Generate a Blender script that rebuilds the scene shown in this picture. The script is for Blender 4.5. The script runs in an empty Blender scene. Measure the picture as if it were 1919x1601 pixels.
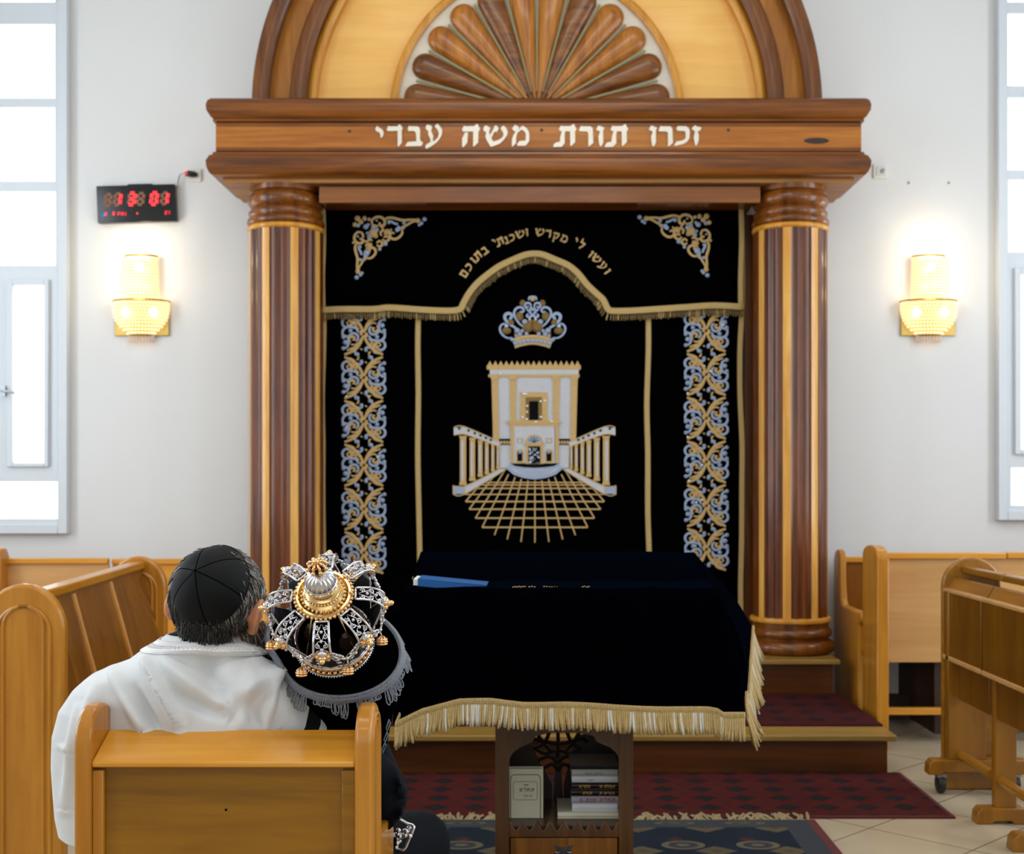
import bpy, bmesh, math, random
from mathutils import Vector, Matrix

SC = bpy.context.scene
COL = SC.collection
PI = math.pi

# ------------------------------------------------------------------ camera
FPX = 2400.0            # focal length in pixels of the 1919 px wide frame
VX, VY = 1005.0, 900.0  # vanishing point of the room's depth direction
CH = 1.33               # eye height
cam_d = bpy.data.cameras.new('camera')
cam_d.sensor_fit = 'HORIZONTAL'
cam_d.sensor_width = 36.0
cam_d.lens = FPX * 36.0 / 1919.0
cam_d.shift_x = -(VX - 959.5) / 1919.0
cam_d.shift_y = (VY - 800.5) / 1919.0
cam_d.dof.use_dof = True
cam_d.dof.focus_distance = 2.42
cam_d.dof.aperture_fstop = 7.5
cam = bpy.data.objects.new('camera', cam_d)
COL.objects.link(cam)
cam.location = (0, 0, CH)
cam.rotation_euler = (PI / 2, 0, 0)
SC.camera = cam

# ------------------------------------------------------------------ colour management
SC.view_settings.view_transform = 'Standard'
SC.view_settings.look = 'None'
SC.view_settings.gamma = 1.0
SC.view_settings.use_curve_mapping = False
SC.view_settings.exposure = -0.12

# ------------------------------------------------------------------ world and room light
w = bpy.data.worlds.new('sky')
w.use_nodes = True
w.node_tree.nodes['Background'].inputs[0].default_value = (0.75, 0.87, 1.0, 1)
w.node_tree.nodes['Background'].inputs[1].default_value = 1.0
SC.world = w

def area(name, loc, target, sx, sy, energy, color):
    l = bpy.data.lights.new(name, 'AREA')
    l.shape = 'RECTANGLE'
    l.size, l.size_y = sx, sy
    l.energy = energy
    l.color = color
    o = bpy.data.objects.new(name, l)
    COL.objects.link(o)
    o.location = loc
    d = Vector(target) - Vector(loc)
    o.rotation_euler = d.to_track_quat('-Z', 'Y').to_euler()
    return o

DAY = (0.80, 0.90, 1.0)
for yy in (0.6, 3.2, 5.6):
    area('window_daylight', (-4.10, yy, 2.5), (0, yy, 2.3), 0.9, 3.0, 44, DAY)
    area('window_daylight', (4.10, yy, 2.5), (0, yy, 2.3), 0.9, 3.0, 44, DAY)
for yy in (-1.6, 1.4, 4.4):
    area('ceiling_lamp_light', (0, yy, 4.9), (0, yy, 0), 2.4, 0.7, 36, (1.0, 0.94, 0.86))
area('rear_fill_light', (0, -3.3, 2.6), (0, 3, 1.9), 4.5, 2.2, 34, DAY)  # unseen fill light added behind the camera; the back wall has no window

# ------------------------------------------------------------------ helpers
def P(px, py, D):
    """point at distance D that stands at these photograph coordinates"""
    return Vector(((px - VX) / FPX * D, D, CH - (py - VY) / FPX * D))

def srgb(r, g, b):
    def f(c):
        c /= 255.0
        return c / 12.92 if c <= 0.04045 else ((c + 0.055) / 1.055) ** 2.4
    return (f(r), f(g), f(b), 1.0)

ORG = {}

class MB:
    """collects shapes, then links them as ONE mesh object"""
    def __init__(s):
        s.v, s.f, s.m = [], [], []
        s.mi = 0
    def mat(s, i):
        s.mi = i
        return s
    def add(s, vs, fs):
        n = len(s.v)
        s.v += [tuple(p) for p in vs]
        for f in fs:
            s.f.append(tuple(i + n for i in f))
            s.m.append(s.mi)
        return s
    def box(s, x0, x1, y0, y1, z0, z1):
        vs = [(x, y, z) for z in (z0, z1) for y in (y0, y1) for x in (x0, x1)]
        return s.add(vs, [(0, 2, 3, 1), (4, 5, 7, 6), (0, 1, 5, 4), (2, 6, 7, 3), (0, 4, 6, 2), (1, 3, 7, 5)])
    def prism(s, pts, ext):
        """polygon of 3-D points pushed along ext"""
        n = len(pts)
        e = Vector(ext)
        vs = [Vector(p) for p in pts] + [Vector(p) + e for p in pts]
        fs = [tuple(range(n)), tuple(reversed(range(n, 2 * n)))]
        for i in range(n):
            j = (i + 1) % n
            fs.append((i, i + n, j + n, j))
        return s.add(vs, fs)
    def tube(s, path, r, n=6, closed=False, cap=True, flat=None):
        """round rod along a polyline; r a number or a list; flat=(axis, factor) squeezes it along axis"""
        pts = [Vector(p) for p in path]
        k = len(pts)
        if k < 2:
            return s
        rr = r if isinstance(r, (list, tuple)) else [r] * k
        vs = []
        t0 = (pts[1] - pts[0])
        if t0.length < 1e-9:
            t0 = Vector((0, 0, 1))
        ref = Vector((0, 1, 0)) if abs(t0.normalized().y) < 0.9 else Vector((1, 0, 0))
        for i in range(k):
            if closed:
                t = pts[(i + 1) % k] - pts[i - 1]
            else:
                t = pts[min(i + 1, k - 1)] - pts[max(i - 1, 0)]
            if t.length < 1e-9:
                t = t0
            t = t.normalized()
            a = ref - t * ref.dot(t)
            if a.length < 1e-6:
                a = t.orthogonal()
            a.normalize()
            b = t.cross(a)
            ref = a
            for j in range(n):
                th = 2 * PI * j / n
                o = (a * math.cos(th) + b * math.sin(th)) * rr[i]
                if flat:
                    ax, fac = flat
                    d = o.dot(ax)
                    o = o - ax * d * (1 - fac)
                vs.append(pts[i] + o)
        fs = []
        for i in range(k if closed else k - 1):
            i2 = (i + 1) % k
            for j in range(n):
                j2 = (j + 1) % n
                fs.append((i * n + j, i * n + j2, i2 * n + j2, i2 * n + j))
        if cap and not closed:
            fs.append(tuple(reversed(range(n))))
            fs.append(tuple(range((k - 1) * n, k * n)))
        return s.add(vs, fs)
    def lathe(s, prof, n=32, c=(0, 0, 0), a0=0.0, a1=2 * PI, cap=True, M=None):
        """profile of (radius, z) turned about a vertical axis through c"""
        full = abs(a1 - a0 - 2 * PI) < 1e-6
        cols = n if full else n + 1
        vs = []
        for r, z in prof:
            for j in range(cols):
                th = a0 + (a1 - a0) * j / n
                p = Vector((r * math.cos(th), r * math.sin(th), z))
                if M is not None:
                    p = M @ p
                vs.append(p + Vector(c))
        fs = []
        for i in range(len(prof) - 1):
            for j in range(n):
                j2 = (j + 1) % cols
                fs.append((i * cols + j, i * cols + j2, (i + 1) * cols + j2, (i + 1) * cols + j))
        if cap and full:
            if prof[0][0] > 1e-5:
                fs.append(tuple(reversed(range(cols))))
            if prof[-1][0] > 1e-5:
                k = (len(prof) - 1) * cols
                fs.append(tuple(range(k, k + cols)))
        return s.add(vs, fs)
    def ball(s, c, r, nu=8, nv=6, M=None):
        """ellipsoid; r a number or (rx, ry, rz)"""
        rx, ry, rz = (r, r, r) if not isinstance(r, (tuple, list, Vector)) else r
        c = Vector(c)
        vs = []
        def put(p):
            p = Vector(p)
            if M is not None:
                p = M @ p
            vs.append(p + c)
        put((0, 0, -rz))
        for i in range(1, nv):
            ph = -PI / 2 + PI * i / nv
            for j in range(nu):
                th = 2 * PI * j / nu
                put((rx * math.cos(ph) * math.cos(th), ry * math.cos(ph) * math.sin(th), rz * math.sin(ph)))
        put((0, 0, rz))
        fs = []
        for j in range(nu):
            j2 = (j + 1) % nu
            fs.append((0, 1 + j2, 1 + j))
            for i in range(nv - 2):
                a = 1 + i * nu
                fs.append((a + j, a + j2, a + nu + j2, a + nu + j))
            a = 1 + (nv - 2) * nu
            fs.append((a + j, a + j2, len(vs) - 1))
        return s.add(vs, fs)
    def cone(s, p0, p1, r0, r1, n=12):
        """tapered limb with round ends (closed)"""
        p0, p1 = Vector(p0), Vector(p1)
        d = (p1 - p0)
        L = d.length
        t = d / L
        path, rr = [], []
        for i in range(4):
            a = PI / 2 * i / 3
            path.append(p0 - t * r0 * math.cos(a)); rr.append(max(r0 * math.sin(a), 1e-4))
        for i in range(4):
            a = PI / 2 * i / 3
            path.append(p1 + t * r1 * math.sin(a)); rr.append(max(r1 * math.cos(a), 1e-4))
        return s.tube(path, rr, n)
    def grid(s, fn, nu, nv, closed_u=False):
        cols = nu if closed_u else nu + 1
        vs = [fn(i / nu, j / nv) for j in range(nv + 1) for i in range(cols)]
        fs = []
        for j in range(nv):
            for i in range(nu):
                i2 = (i + 1) % cols
                fs.append((j * cols + i, j * cols + i2, (j + 1) * cols + i2, (j + 1) * cols + i))
        return s.add(vs, fs)
    def build(s, name, mats, parent=None, smooth=35, bevel=0.0, subsurf=0, solid=0.0, org=None, recalc=True):
        if not isinstance(mats, (list, tuple)):
            mats = [mats]
        me = bpy.data.meshes.new(name)
        o = bpy.data.objects.new(name, me)
        COL.objects.link(o)
        if parent is not None:
            o.parent = parent
            org = ORG.get(parent.name, Vector((0, 0, 0)))
            ORG[o.name] = org
        else:
            org = Vector(org) if org is not None else Vector((0, 0, 0))
            o.location = org
            ORG[o.name] = org
        me.from_pydata([tuple(Vector(p) - org) for p in s.v], [], s.f)
        for m in mats:
            me.materials.append(m)
        if len(mats) > 1:
            me.polygons.foreach_set('material_index', s.m)
        if recalc:
            bm = bmesh.new()
            bm.from_mesh(me)
            bmesh.ops.recalc_face_normals(bm, faces=bm.faces)
            bm.to_mesh(me)
            bm.free()
        if smooth:
            me.polygons.foreach_set('use_smooth', [True] * len(me.polygons))
            if smooth < 180:
                me.set_sharp_from_angle(angle=math.radians(smooth))
        me.update()
        if solid:
            md = o.modifiers.new('thickness', 'SOLIDIFY'); md.thickness = solid; md.offset = 0
        if bevel:
            md = o.modifiers.new('bevel', 'BEVEL'); md.width = bevel; md.segments = 2
            md.limit_method = 'ANGLE'; md.angle_limit = math.radians(40)
            md.harden_normals = False
        if subsurf:
            md = o.modifiers.new('subdivision', 'SUBSURF'); md.levels = subsurf; md.render_levels = subsurf
        return o

def thing(name, label, cat, loc=(0, 0, 0), group=None):
    o = bpy.data.objects.new(name, None)
    o.empty_display_size = 0.1
    COL.objects.link(o)
    o.location = loc
    ORG[o.name] = Vector(loc)
    return tag(o, label, cat, group)

def tag(o, label, cat, group=None, kind=None):
    o['label'] = label
    o['category'] = cat
    if group:
        o['group'] = group
    if kind:
        o['kind'] = kind
    return o

def struct(o, label=None, cat=None):
    o['kind'] = 'structure'
    if label:
        o['label'] = label
        o['category'] = cat
    return o

def dup(root, loc, label=None, group=None):
    r = root.copy(); COL.objects.link(r); r.location = loc
    if label: r['label'] = label
    if group: r['group'] = group
    for ch in list(root.children):
        c = ch.copy(); COL.objects.link(c); c.parent = r
        for g in list(ch.children):
            d = g.copy(); COL.objects.link(d); d.parent = c
    return r

def smooth_path(pts, n=5, closed=False):
    """Catmull-Rom through the points"""
    p = [Vector(q) for q in pts]
    k = len(p)
    if k < 3:
        return p
    out = []
    rng = range(k) if closed else range(k - 1)
    for i in rng:
        if closed:
            a, b, c, d = p[i - 1], p[i], p[(i + 1) % k], p[(i + 2) % k]
        else:
            a, b, c, d = p[max(i - 1, 0)], p[i], p[i + 1], p[min(i + 2, k - 1)]
        for j in range(n):
            t = j / n
            out.append(0.5 * ((2 * b) + (c - a) * t + (2 * a - 5 * b + 4 * c - d) * t * t + (3 * b - 3 * c + d - a) * t ** 3))
    if not closed:
        out.append(p[-1])
    return out

def lerp(a, b, t):
    return a + (b - a) * t

def interp(table, x):
    """piecewise linear table of (x, value)"""
    if x <= table[0][0]:
        return table[0][1]
    for (x0, v0), (x1, v1) in zip(table, table[1:]):
        if x <= x1:
            return v0 + (v1 - v0) * (x - x0) / (x1 - x0)
    return table[-1][1]

# ------------------------------------------------------------------ materials
def new_mat(name):
    m = bpy.data.materials.new(name)
    m.use_nodes = True
    return m, m.node_tree, m.node_tree.nodes['Principled BSDF']

def setp(b, **k):
    for key, v in k.items():
        b.inputs[key.replace('_', ' ')].default_value = v

def plain(name, col, rough=0.5, metal=0.0, spec=0.5, coat=0.0, var=0.12, scale=30.0, bump=0.0, bscale=200.0, sheen=0.0, sheen_tint=None, emit=None, es=0.0):
    """one colour with a little procedural variation"""
    m, nt, b = new_mat(name)
    tc = nt.nodes.new('ShaderNodeTexCoord')
    nz = nt.nodes.new('ShaderNodeTexNoise')
    nz.inputs['Scale'].default_value = scale
    nz.inputs['Detail'].default_value = 4
    nt.links.new(tc.outputs['Object'], nz.inputs['Vector'])
    mx = nt.nodes.new('ShaderNodeMix'); mx.data_type = 'RGBA'
    nt.links.new(nz.outputs['Fac'], mx.inputs[0])
    mx.inputs[6].default_value = tuple(c * (1 - var) for c in col[:3]) + (1,)
    mx.inputs[7].default_value = tuple(min(1, c * (1 + var)) for c in col[:3]) + (1,)
    nt.links.new(mx.outputs[2], b.inputs['Base Color'])
    b.inputs['Roughness'].default_value = rough
    b.inputs['Metallic'].default_value = metal
    b.inputs['Specular IOR Level'].default_value = spec
    b.inputs['Coat Weight'].default_value = coat
    b.inputs['Coat Roughness'].default_value = 0.12
    if sheen:
        b.inputs['Sheen Weight'].default_value = sheen
        b.inputs['Sheen Roughness'].default_value = 0.4
        if sheen_tint:
            b.inputs['Sheen Tint'].default_value = sheen_tint
    if emit:
        b.inputs['Emission Color'].default_value = emit
        b.inputs['Emission Strength'].default_value = es
    if bump:
        n2 = nt.nodes.new('ShaderNodeTexNoise')
        n2.inputs['Scale'].default_value = bscale
        n2.inputs['Detail'].default_value = 3
        nt.links.new(tc.outputs['Object'], n2.inputs['Vector'])
        bp = nt.nodes.new('ShaderNodeBump')
        bp.inputs['Strength'].default_value = bump
        bp.inputs['Distance'].default_value = 0.01
        nt.links.new(n2.outputs['Fac'], bp.inputs['Height'])
        nt.links.new(bp.outputs['Normal'], b.inputs['Normal'])
    return m

def wood(name, dark, light, axis='x', scale=6.0, rough=0.35, coat=0.35, stretch=14.0, contrast=0.5):
    """grain that runs along one axis of the object's own space"""
    dark = (dark[0], dark[1] * .97, dark[2] * .62, 1); light = (light[0], light[1] * .97, light[2] * .66, 1)
    m, nt, b = new_mat(name)
    tc = nt.nodes.new('ShaderNodeTexCoord')
    mp = nt.nodes.new('ShaderNodeMapping')
    s = [scale * stretch / 4] * 3
    s['xyz'.index(axis)] = scale / 4
    mp.inputs['Scale'].default_value = s
    nt.links.new(tc.outputs['Object'], mp.inputs['Vector'])
    n1 = nt.nodes.new('ShaderNodeTexNoise')
    n1.inputs['Scale'].default_value = 1.0
    n1.inputs['Detail'].default_value = 8
    n1.inputs['Roughness'].default_value = 0.62
    n1.inputs['Distortion'].default_value = 0.9
    nt.links.new(mp.outputs['Vector'], n1.inputs['Vector'])
    n2 = nt.nodes.new('ShaderNodeTexNoise')
    n2.inputs['Scale'].default_value = 5.5
    n2.inputs['Detail'].default_value = 4
    nt.links.new(mp.outputs['Vector'], n2.inputs['Vector'])
    ad = nt.nodes.new('ShaderNodeMath'); ad.operation = 'MULTIPLY_ADD'
    nt.links.new(n2.outputs['Fac'], ad.inputs[0])
    ad.inputs[1].default_value = 0.35
    nt.links.new(n1.outputs['Fac'], ad.inputs[2])
    rp = nt.nodes.new('ShaderNodeValToRGB')
    rp.color_ramp.elements[0].position = 0.68 - contrast * 0.35
    rp.color_ramp.elements[0].color = dark
    rp.color_ramp.elements[1].position = 0.68 + contrast * 0.35
    rp.color_ramp.elements[1].color = light
    nt.links.new(ad.outputs[0], rp.inputs['Fac'])
    nt.links.new(rp.outputs['Color'], b.inputs['Base Color'])
    b.inputs['Roughness'].default_value = rough
    b.inputs['Coat Weight'].default_value = coat * .7
    b.inputs['Coat Roughness'].default_value = 0.12
    b.inputs['Specular IOR Level'].default_value = 0.35
    bp = nt.nodes.new('ShaderNodeBump')
    bp.inputs['Strength'].default_value = 0.06
    bp.inputs['Distance'].default_value = 0.004
    nt.links.new(n2.outputs['Fac'], bp.inputs['Height'])
    nt.links.new(bp.outputs['Normal'], b.inputs['Normal'])
    return m

def glow(name, col, strength):
    m, nt, b = new_mat(name)
    b.inputs['Base Color'].default_value = tuple(col[:3]) + (1,)
    b.inputs['Emission Color'].default_value = tuple(col[:3]) + (1,)
    b.inputs['Emission Strength'].default_value = strength
    return m

class NT:
    """small node-maths helper"""
    def __init__(s, nt):
        s.nt = nt
    def m(s, op, a, b=None, c=None):
        n = s.nt.nodes.new('ShaderNodeMath'); n.operation = op
        for i, v in enumerate((a, b, c)):
            if v is None: continue
            if isinstance(v, (int, float)): n.inputs[i].default_value = v
            else: s.nt.links.new(v, n.inputs[i])
        return n.outputs[0]
    def mix(s, f, a, b):
        n = s.nt.nodes.new('ShaderNodeMix'); n.data_type = 'RGBA'
        for i, v in ((0, f), (6, a), (7, b)):
            if isinstance(v, (int, float)): n.inputs[i].default_value = v
            elif isinstance(v, tuple): n.inputs[i].default_value = v
            else: s.nt.links.new(v, n.inputs[i])
        return n.outputs[2]
    def noise(s, vec, scale, detail=4):
        n = s.nt.nodes.new('ShaderNodeTexNoise')
        n.inputs['Scale'].default_value = scale; n.inputs['Detail'].default_value = detail
        s.nt.links.new(vec, n.inputs['Vector'])
        return n.outputs['Fac']

M = {}
M['plaster'] = plain('white_plaster', srgb(225, 226, 227), 0.85, var=0.02, scale=2.0, bump=0.06, bscale=60, spec=0.2)
M['ceiling'] = plain('ceiling_white', srgb(235, 235, 232), 0.9, var=0.02)
M['sidewall'] = plain('side_wall_white', srgb(224, 224, 220), 0.9, var=0.03, scale=2)
M['alu'] = plain('white_painted_aluminium', srgb(213, 221, 229), 0.4, var=0.02)
M['mahogany_x'] = wood('mahogany_lengthwise', srgb(84, 42, 8), srgb(140, 80, 26), 'x', 3.0, 0.32, 0.5)
M['mahogany_z'] = wood('mahogany_upright', srgb(84, 42, 8), srgb(140, 80, 26), 'z', 3.0, 0.32, 0.5)
M['frieze'] = wood('frieze_wood', srgb(150, 84, 28), srgb(180, 112, 46), 'x', 3.0, 0.35, 0.4)
M['walnut'] = wood('dark_walnut', srgb(66, 28, 8), srgb(116, 58, 22), 'z', 4.0, 0.28, 0.6)
M['walnut_fan'] = wood('fan_walnut', srgb(86, 44, 14), srgb(150, 92, 40), 'x', 5.0, 0.3, 0.5)
M['teak_fan'] = wood('fan_teak', srgb(140, 78, 20), srgb(196, 128, 50), 'z', 5.0, 0.3, 0.5)
M['arch_dark'] = wood('arch_dark_wood', srgb(84, 42, 12), srgb(128, 76, 34), 'z', 3.0, 0.35, 0.4)
M['arch_teak'] = wood('arch_teak', srgb(148, 88, 24), srgb(184, 120, 46), 'z', 3.0, 0.35, 0.4)
M['maple'] = wood('maple_inlay', srgb(206, 144, 68), srgb(240, 190, 118), 'z', 3.0, 0.3, 0.5)
M['maple_trim'] = wood('maple_trim', srgb(190, 126, 44), srgb(222, 162, 76), 'z', 3.0, 0.35, 0.4)
M['panel_light'] = wood('pale_panel', srgb(238, 180, 108), srgb(252, 206, 142), 'x', 2.0, 0.4, 0.3, contrast=0.7)
M['cream'] = plain('cream_backing', srgb(222, 212, 196), 0.6, var=0.03)
M['strip'] = plain('grey_green_strip', srgb(150, 140, 100), 0.5, var=0.05)
M['metal_letter'] = plain('brushed_pale_metal', srgb(226, 220, 206), 0.35, metal=0.35, var=0.06)
M['velvet'] = plain('black_velvet', (0.0006, 0.0007, 0.0011, 1), 1.0, spec=0.0, var=0.2, scale=12)
M['velvet_navy'] = plain('blue_black_velvet', (0.0003, 0.0004, 0.0009, 1), 0.95, spec=0.0, var=0.3, scale=9, sheen=0.008, sheen_tint=(0.10, 0.30, 0.8, 1))
M['braid'] = plain('gold_braid', srgb(188, 160, 102), 0.6, var=0.22, scale=160, bump=0.6, bscale=320)
M['fringe'] = plain('gold_fringe', srgb(196, 166, 108), 0.5, var=0.3, scale=120, bump=0.7, bscale=420)
M['fringe_dark'] = plain('bullion_fringe_dull', srgb(112, 92, 50), 0.5, var=0.4, scale=140)
M['gold_dull'] = plain('dull_gold_thread', srgb(128, 100, 50), 0.5, metal=0.25, var=0.3, scale=140, bump=0.5, bscale=400)
M['gold_thread'] = plain('gold_thread', srgb(198, 164, 106), 0.45, metal=0.15, var=0.22, scale=140, bump=0.5, bscale=400)
M['silver_thread'] = plain('silver_thread', srgb(150, 166, 194), 0.4, metal=0.3, var=0.18, scale=140, bump=0.4, bscale=400)
M['temple_white'] = plain('silver_white_thread', srgb(190, 192, 198), 0.55, var=0.10, scale=60, bump=0.4, bscale=300)
M['rhinestone'] = plain('rhinestone', srgb(235, 240, 250), 0.08, metal=0.6, var=0.05)
M['black'] = plain('matt_black', (0.002, 0.002, 0.003, 1), 0.8, spec=0.1)
M['pew'] = wood('honey_pew_wood', srgb(164, 102, 26), srgb(198, 138, 54), 'z', 3.0, 0.3, 0.45, contrast=0.7)
M['pew_x'] = wood('honey_rail_wood', srgb(196, 128, 34), srgb(224, 164, 70), 'x', 3.0, 0.28, 0.5, contrast=0.7)
M['pew_y'] = wood('honey_long_wood', srgb(176, 112, 30), srgb(208, 146, 58), 'y', 3.0, 0.3, 0.45, contrast=0.7)
M['pew_panel'] = wood('brown_panel_wood', srgb(110, 71, 0), srgb(156, 107, 8), 'x', 2.6, 0.35, 0.35, contrast=0.6)
M['pew_board'] = wood('desk_board_wood', srgb(96, 58, 4), srgb(128, 82, 14), 'z', 2.6, 0.35, 0.35, contrast=0.6)
M['pew_pale'] = wood('pale_veneer', srgb(184, 134, 92), srgb(212, 168, 130), 'x', 1.4, 0.35, 0.35, contrast=0.7)
M['desk'] = wood('brown_desk_wood', srgb(122, 76, 10), srgb(154, 102, 24), 'z', 3.0, 0.3, 0.4, contrast=0.7)
M['desk_y'] = wood('brown_desk_rail', srgb(126, 80, 12), srgb(166, 112, 30), 'y', 3.0, 0.3, 0.45, contrast=0.7)
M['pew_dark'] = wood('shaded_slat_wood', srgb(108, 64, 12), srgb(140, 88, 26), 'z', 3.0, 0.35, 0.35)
M['tread'] = wood('oak_tread', srgb(128, 98, 50), srgb(160, 128, 76), 'x', 3.0, 0.4, 0.3, contrast=0.7)
M['riser'] = wood('brown_riser', srgb(58, 28, 4), srgb(96, 50, 12), 'x', 2.0, 0.35, 0.4)  # brown darkened: the dim light low in the room is put into the colour
M['bimah'] = wood('carved_brown_wood', srgb(62, 34, 6), srgb(96, 58, 18), 'z', 3.0, 0.4, 0.3)
M['bimah_door'] = wood('figured_door_wood', srgb(92, 52, 12), srgb(142, 90, 32), 'z', 6.0, 0.35, 0.4)
M['dark_wood'] = plain('very_dark_wood', srgb(44, 24, 10), 0.5, var=0.3, scale=20)
M['tallit'] = plain('white_wool', srgb(214, 217, 221), 0.85, var=0.02, scale=8, bump=0.12, bscale=500, spec=0.2, sheen=0.08)
M['tallit_band'] = plain('white_silk_band', srgb(236, 236, 238), 0.5, var=0.05, scale=60)
M['tallit_black'] = plain('black_stripe', srgb(14, 16, 22), 0.85, var=0.2, scale=60, spec=0.2)
M['tallit_grey'] = plain('grey_stripe', srgb(112, 116, 124), 0.8, var=0.2, scale=60)
M['skin'] = plain('skin', srgb(196, 132, 96), 0.5, var=0.08, scale=40)
M['skin'].node_tree.nodes['Principled BSDF'].inputs['Subsurface Weight'].default_value = 0.15
M['skin'].node_tree.nodes['Principled BSDF'].inputs['Subsurface Radius'].default_value = (0.02, 0.006, 0.003)
M['cap'] = plain('black_satin_cap', srgb(6, 8, 11), 0.7, var=0.15, scale=30, spec=0.2, sheen=0.006, sheen_tint=(0.5, 0.7, 1, 1))
M['cap_seam'] = plain('cap_seam', (0.001, 0.001, 0.001, 1), 0.9, spec=0.0)
M['hair_dark'] = plain('dark_hair', srgb(22, 20, 20), 0.5, var=0.2)
M['hair_mid'] = plain('grey_hair', srgb(70, 69, 68), 0.45, var=0.2)
M['hair_light'] = plain('silver_hair', srgb(160, 156, 150), 0.45, var=0.2)
M['beard'] = plain('brown_grey_beard', srgb(112, 84, 58), 0.6, var=0.3)
M['jacket'] = plain('navy_black_cloth', srgb(7, 10, 18), 0.9, var=0.25, scale=20, spec=0.15, sheen=0.01, sheen_tint=(0.5, 0.65, 1, 1))
M['trouser'] = plain('charcoal_cloth', srgb(13, 15, 20), 0.95, var=0.15, scale=40, spec=0.12, sheen=0.012, sheen_tint=(0.5, 0.65, 1, 1))
M['shoe'] = plain('black_leather', srgb(10, 10, 10), 0.3)
M['silver'] = plain('crown_silver', srgb(206, 206, 212), 0.2, metal=1.0, var=0.2, scale=60)
M['silver_dark'] = plain('oxidised_silver', srgb(98, 98, 106), 0.3, metal=1.0, var=0.5, scale=90)
M['gold'] = plain('crown_gold', srgb(236, 192, 138), 0.24, metal=1.0, var=0.15, scale=60)
M['gold_pale'] = plain('pale_gilt', srgb(232, 198, 140), 0.2, metal=1.0, var=0.12, scale=40)
M['trim_silver'] = plain('silver_braid', srgb(132, 138, 150), 0.45, metal=0.35, var=0.25, scale=200, bump=0.6, bscale=500)
M['brass'] = plain('brass_plate', srgb(190, 158, 84), 0.3, metal=0.85, var=0.12, scale=20)
M['switch'] = plain('white_plastic', srgb(226, 224, 216), 0.4, var=0.02)
M['clock_case'] = plain('gloss_black_plastic', srgb(12, 14, 18), 0.12, var=0.05)
M['seg_off'] = plain('unlit_segment', srgb(128, 84, 58), 0.5, var=0.1)
M['seg_on'] = glow('lit_red_segment', srgb(255, 40, 50), 1.6)
M['seg_blue'] = glow('lit_blue_dot', srgb(20, 90, 160), 0.8)
M['cord'] = plain('grey_cord', srgb(150, 152, 154), 0.5)
M['paper'] = plain('page_paper', srgb(214, 208, 190), 0.8, var=0.08, scale=120)
M['cover_cream'] = plain('cream_cover', srgb(228, 224, 200), 0.5, var=0.05, scale=12)
M['cover_white'] = plain('white_cover', srgb(236, 239, 245), 0.45, var=0.05, scale=12)
M['cover_grey'] = plain('pale_grey_cover', srgb(176, 182, 196), 0.45, var=0.05, scale=12)
M['cover_brown'] = plain('dark_brown_cover', srgb(36, 18, 10), 0.4, var=0.2, scale=30)
M['cover_black'] = plain('black_cover', srgb(26, 26, 28), 0.5, var=0.2, scale=30)
M['cover_blue'] = plain('blue_cover', srgb(0, 84, 150), 0.5, var=0.08, scale=30)
M['ink_brown'] = plain('brown_ink', srgb(98, 74, 40), 0.6)
M['ink_red'] = plain('red_ink', srgb(190, 60, 60), 0.6)
M['ink_gold'] = plain('gold_foil', srgb(190, 150, 84), 0.35, metal=0.5)
M['ink_grey'] = plain('grey_ink', srgb(140, 140, 150), 0.6)
M['caster'] = plain('black_rubber', srgb(20, 20, 22), 0.5)
M['caster_metal'] = plain('caster_steel', srgb(140, 140, 142), 0.3, metal=0.9)
M['rug_cord'] = plain('fringe_cotton', srgb(150, 132, 96), 0.9, var=0.25, scale=60)
M['pane'] = glow('daylit_frosted_pane', (1.0, 1.0, 1.0, 1), 1.5)
def _pane():
    nt = M['pane'].node_tree; b = nt.nodes['Principled BSDF']; h = NT(nt)
    tc = nt.nodes.new('ShaderNodeTexCoord')
    n1 = h.noise(tc.outputs['Object'], 2.2, 5)
    f = h.m('MULTIPLY', h.m('MAXIMUM', h.m('SUBTRACT', n1, .60), 0.0), 6.0)
    f = h.m('MINIMUM', f, 1.0)
    nt.links.new(h.mix(f, (1.0, 1.0, 1.0, 1), (0.74, 0.66, 0.55, 1)), b.inputs['Emission Color'])
_pane()
M['handle'] = plain('window_handle_metal', srgb(150, 158, 166), 0.3, metal=0.8)
M['nail'] = plain('grey_plug', srgb(150, 150, 150), 0.6)
M['bead'] = glow('lit_crystal_bead', (1.0, 0.76, 0.44), 0.85)
M['bead'].node_tree.nodes['Principled BSDF'].inputs['Roughness'].default_value = 0.1
M['bulb'] = glow('lit_bulb', (1.0, 0.86, 0.62), 12.0)
M['tassel_bead'] = plain('crystal_drop', srgb(222, 196, 170), 0.15, var=0.08, scale=60)

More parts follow.
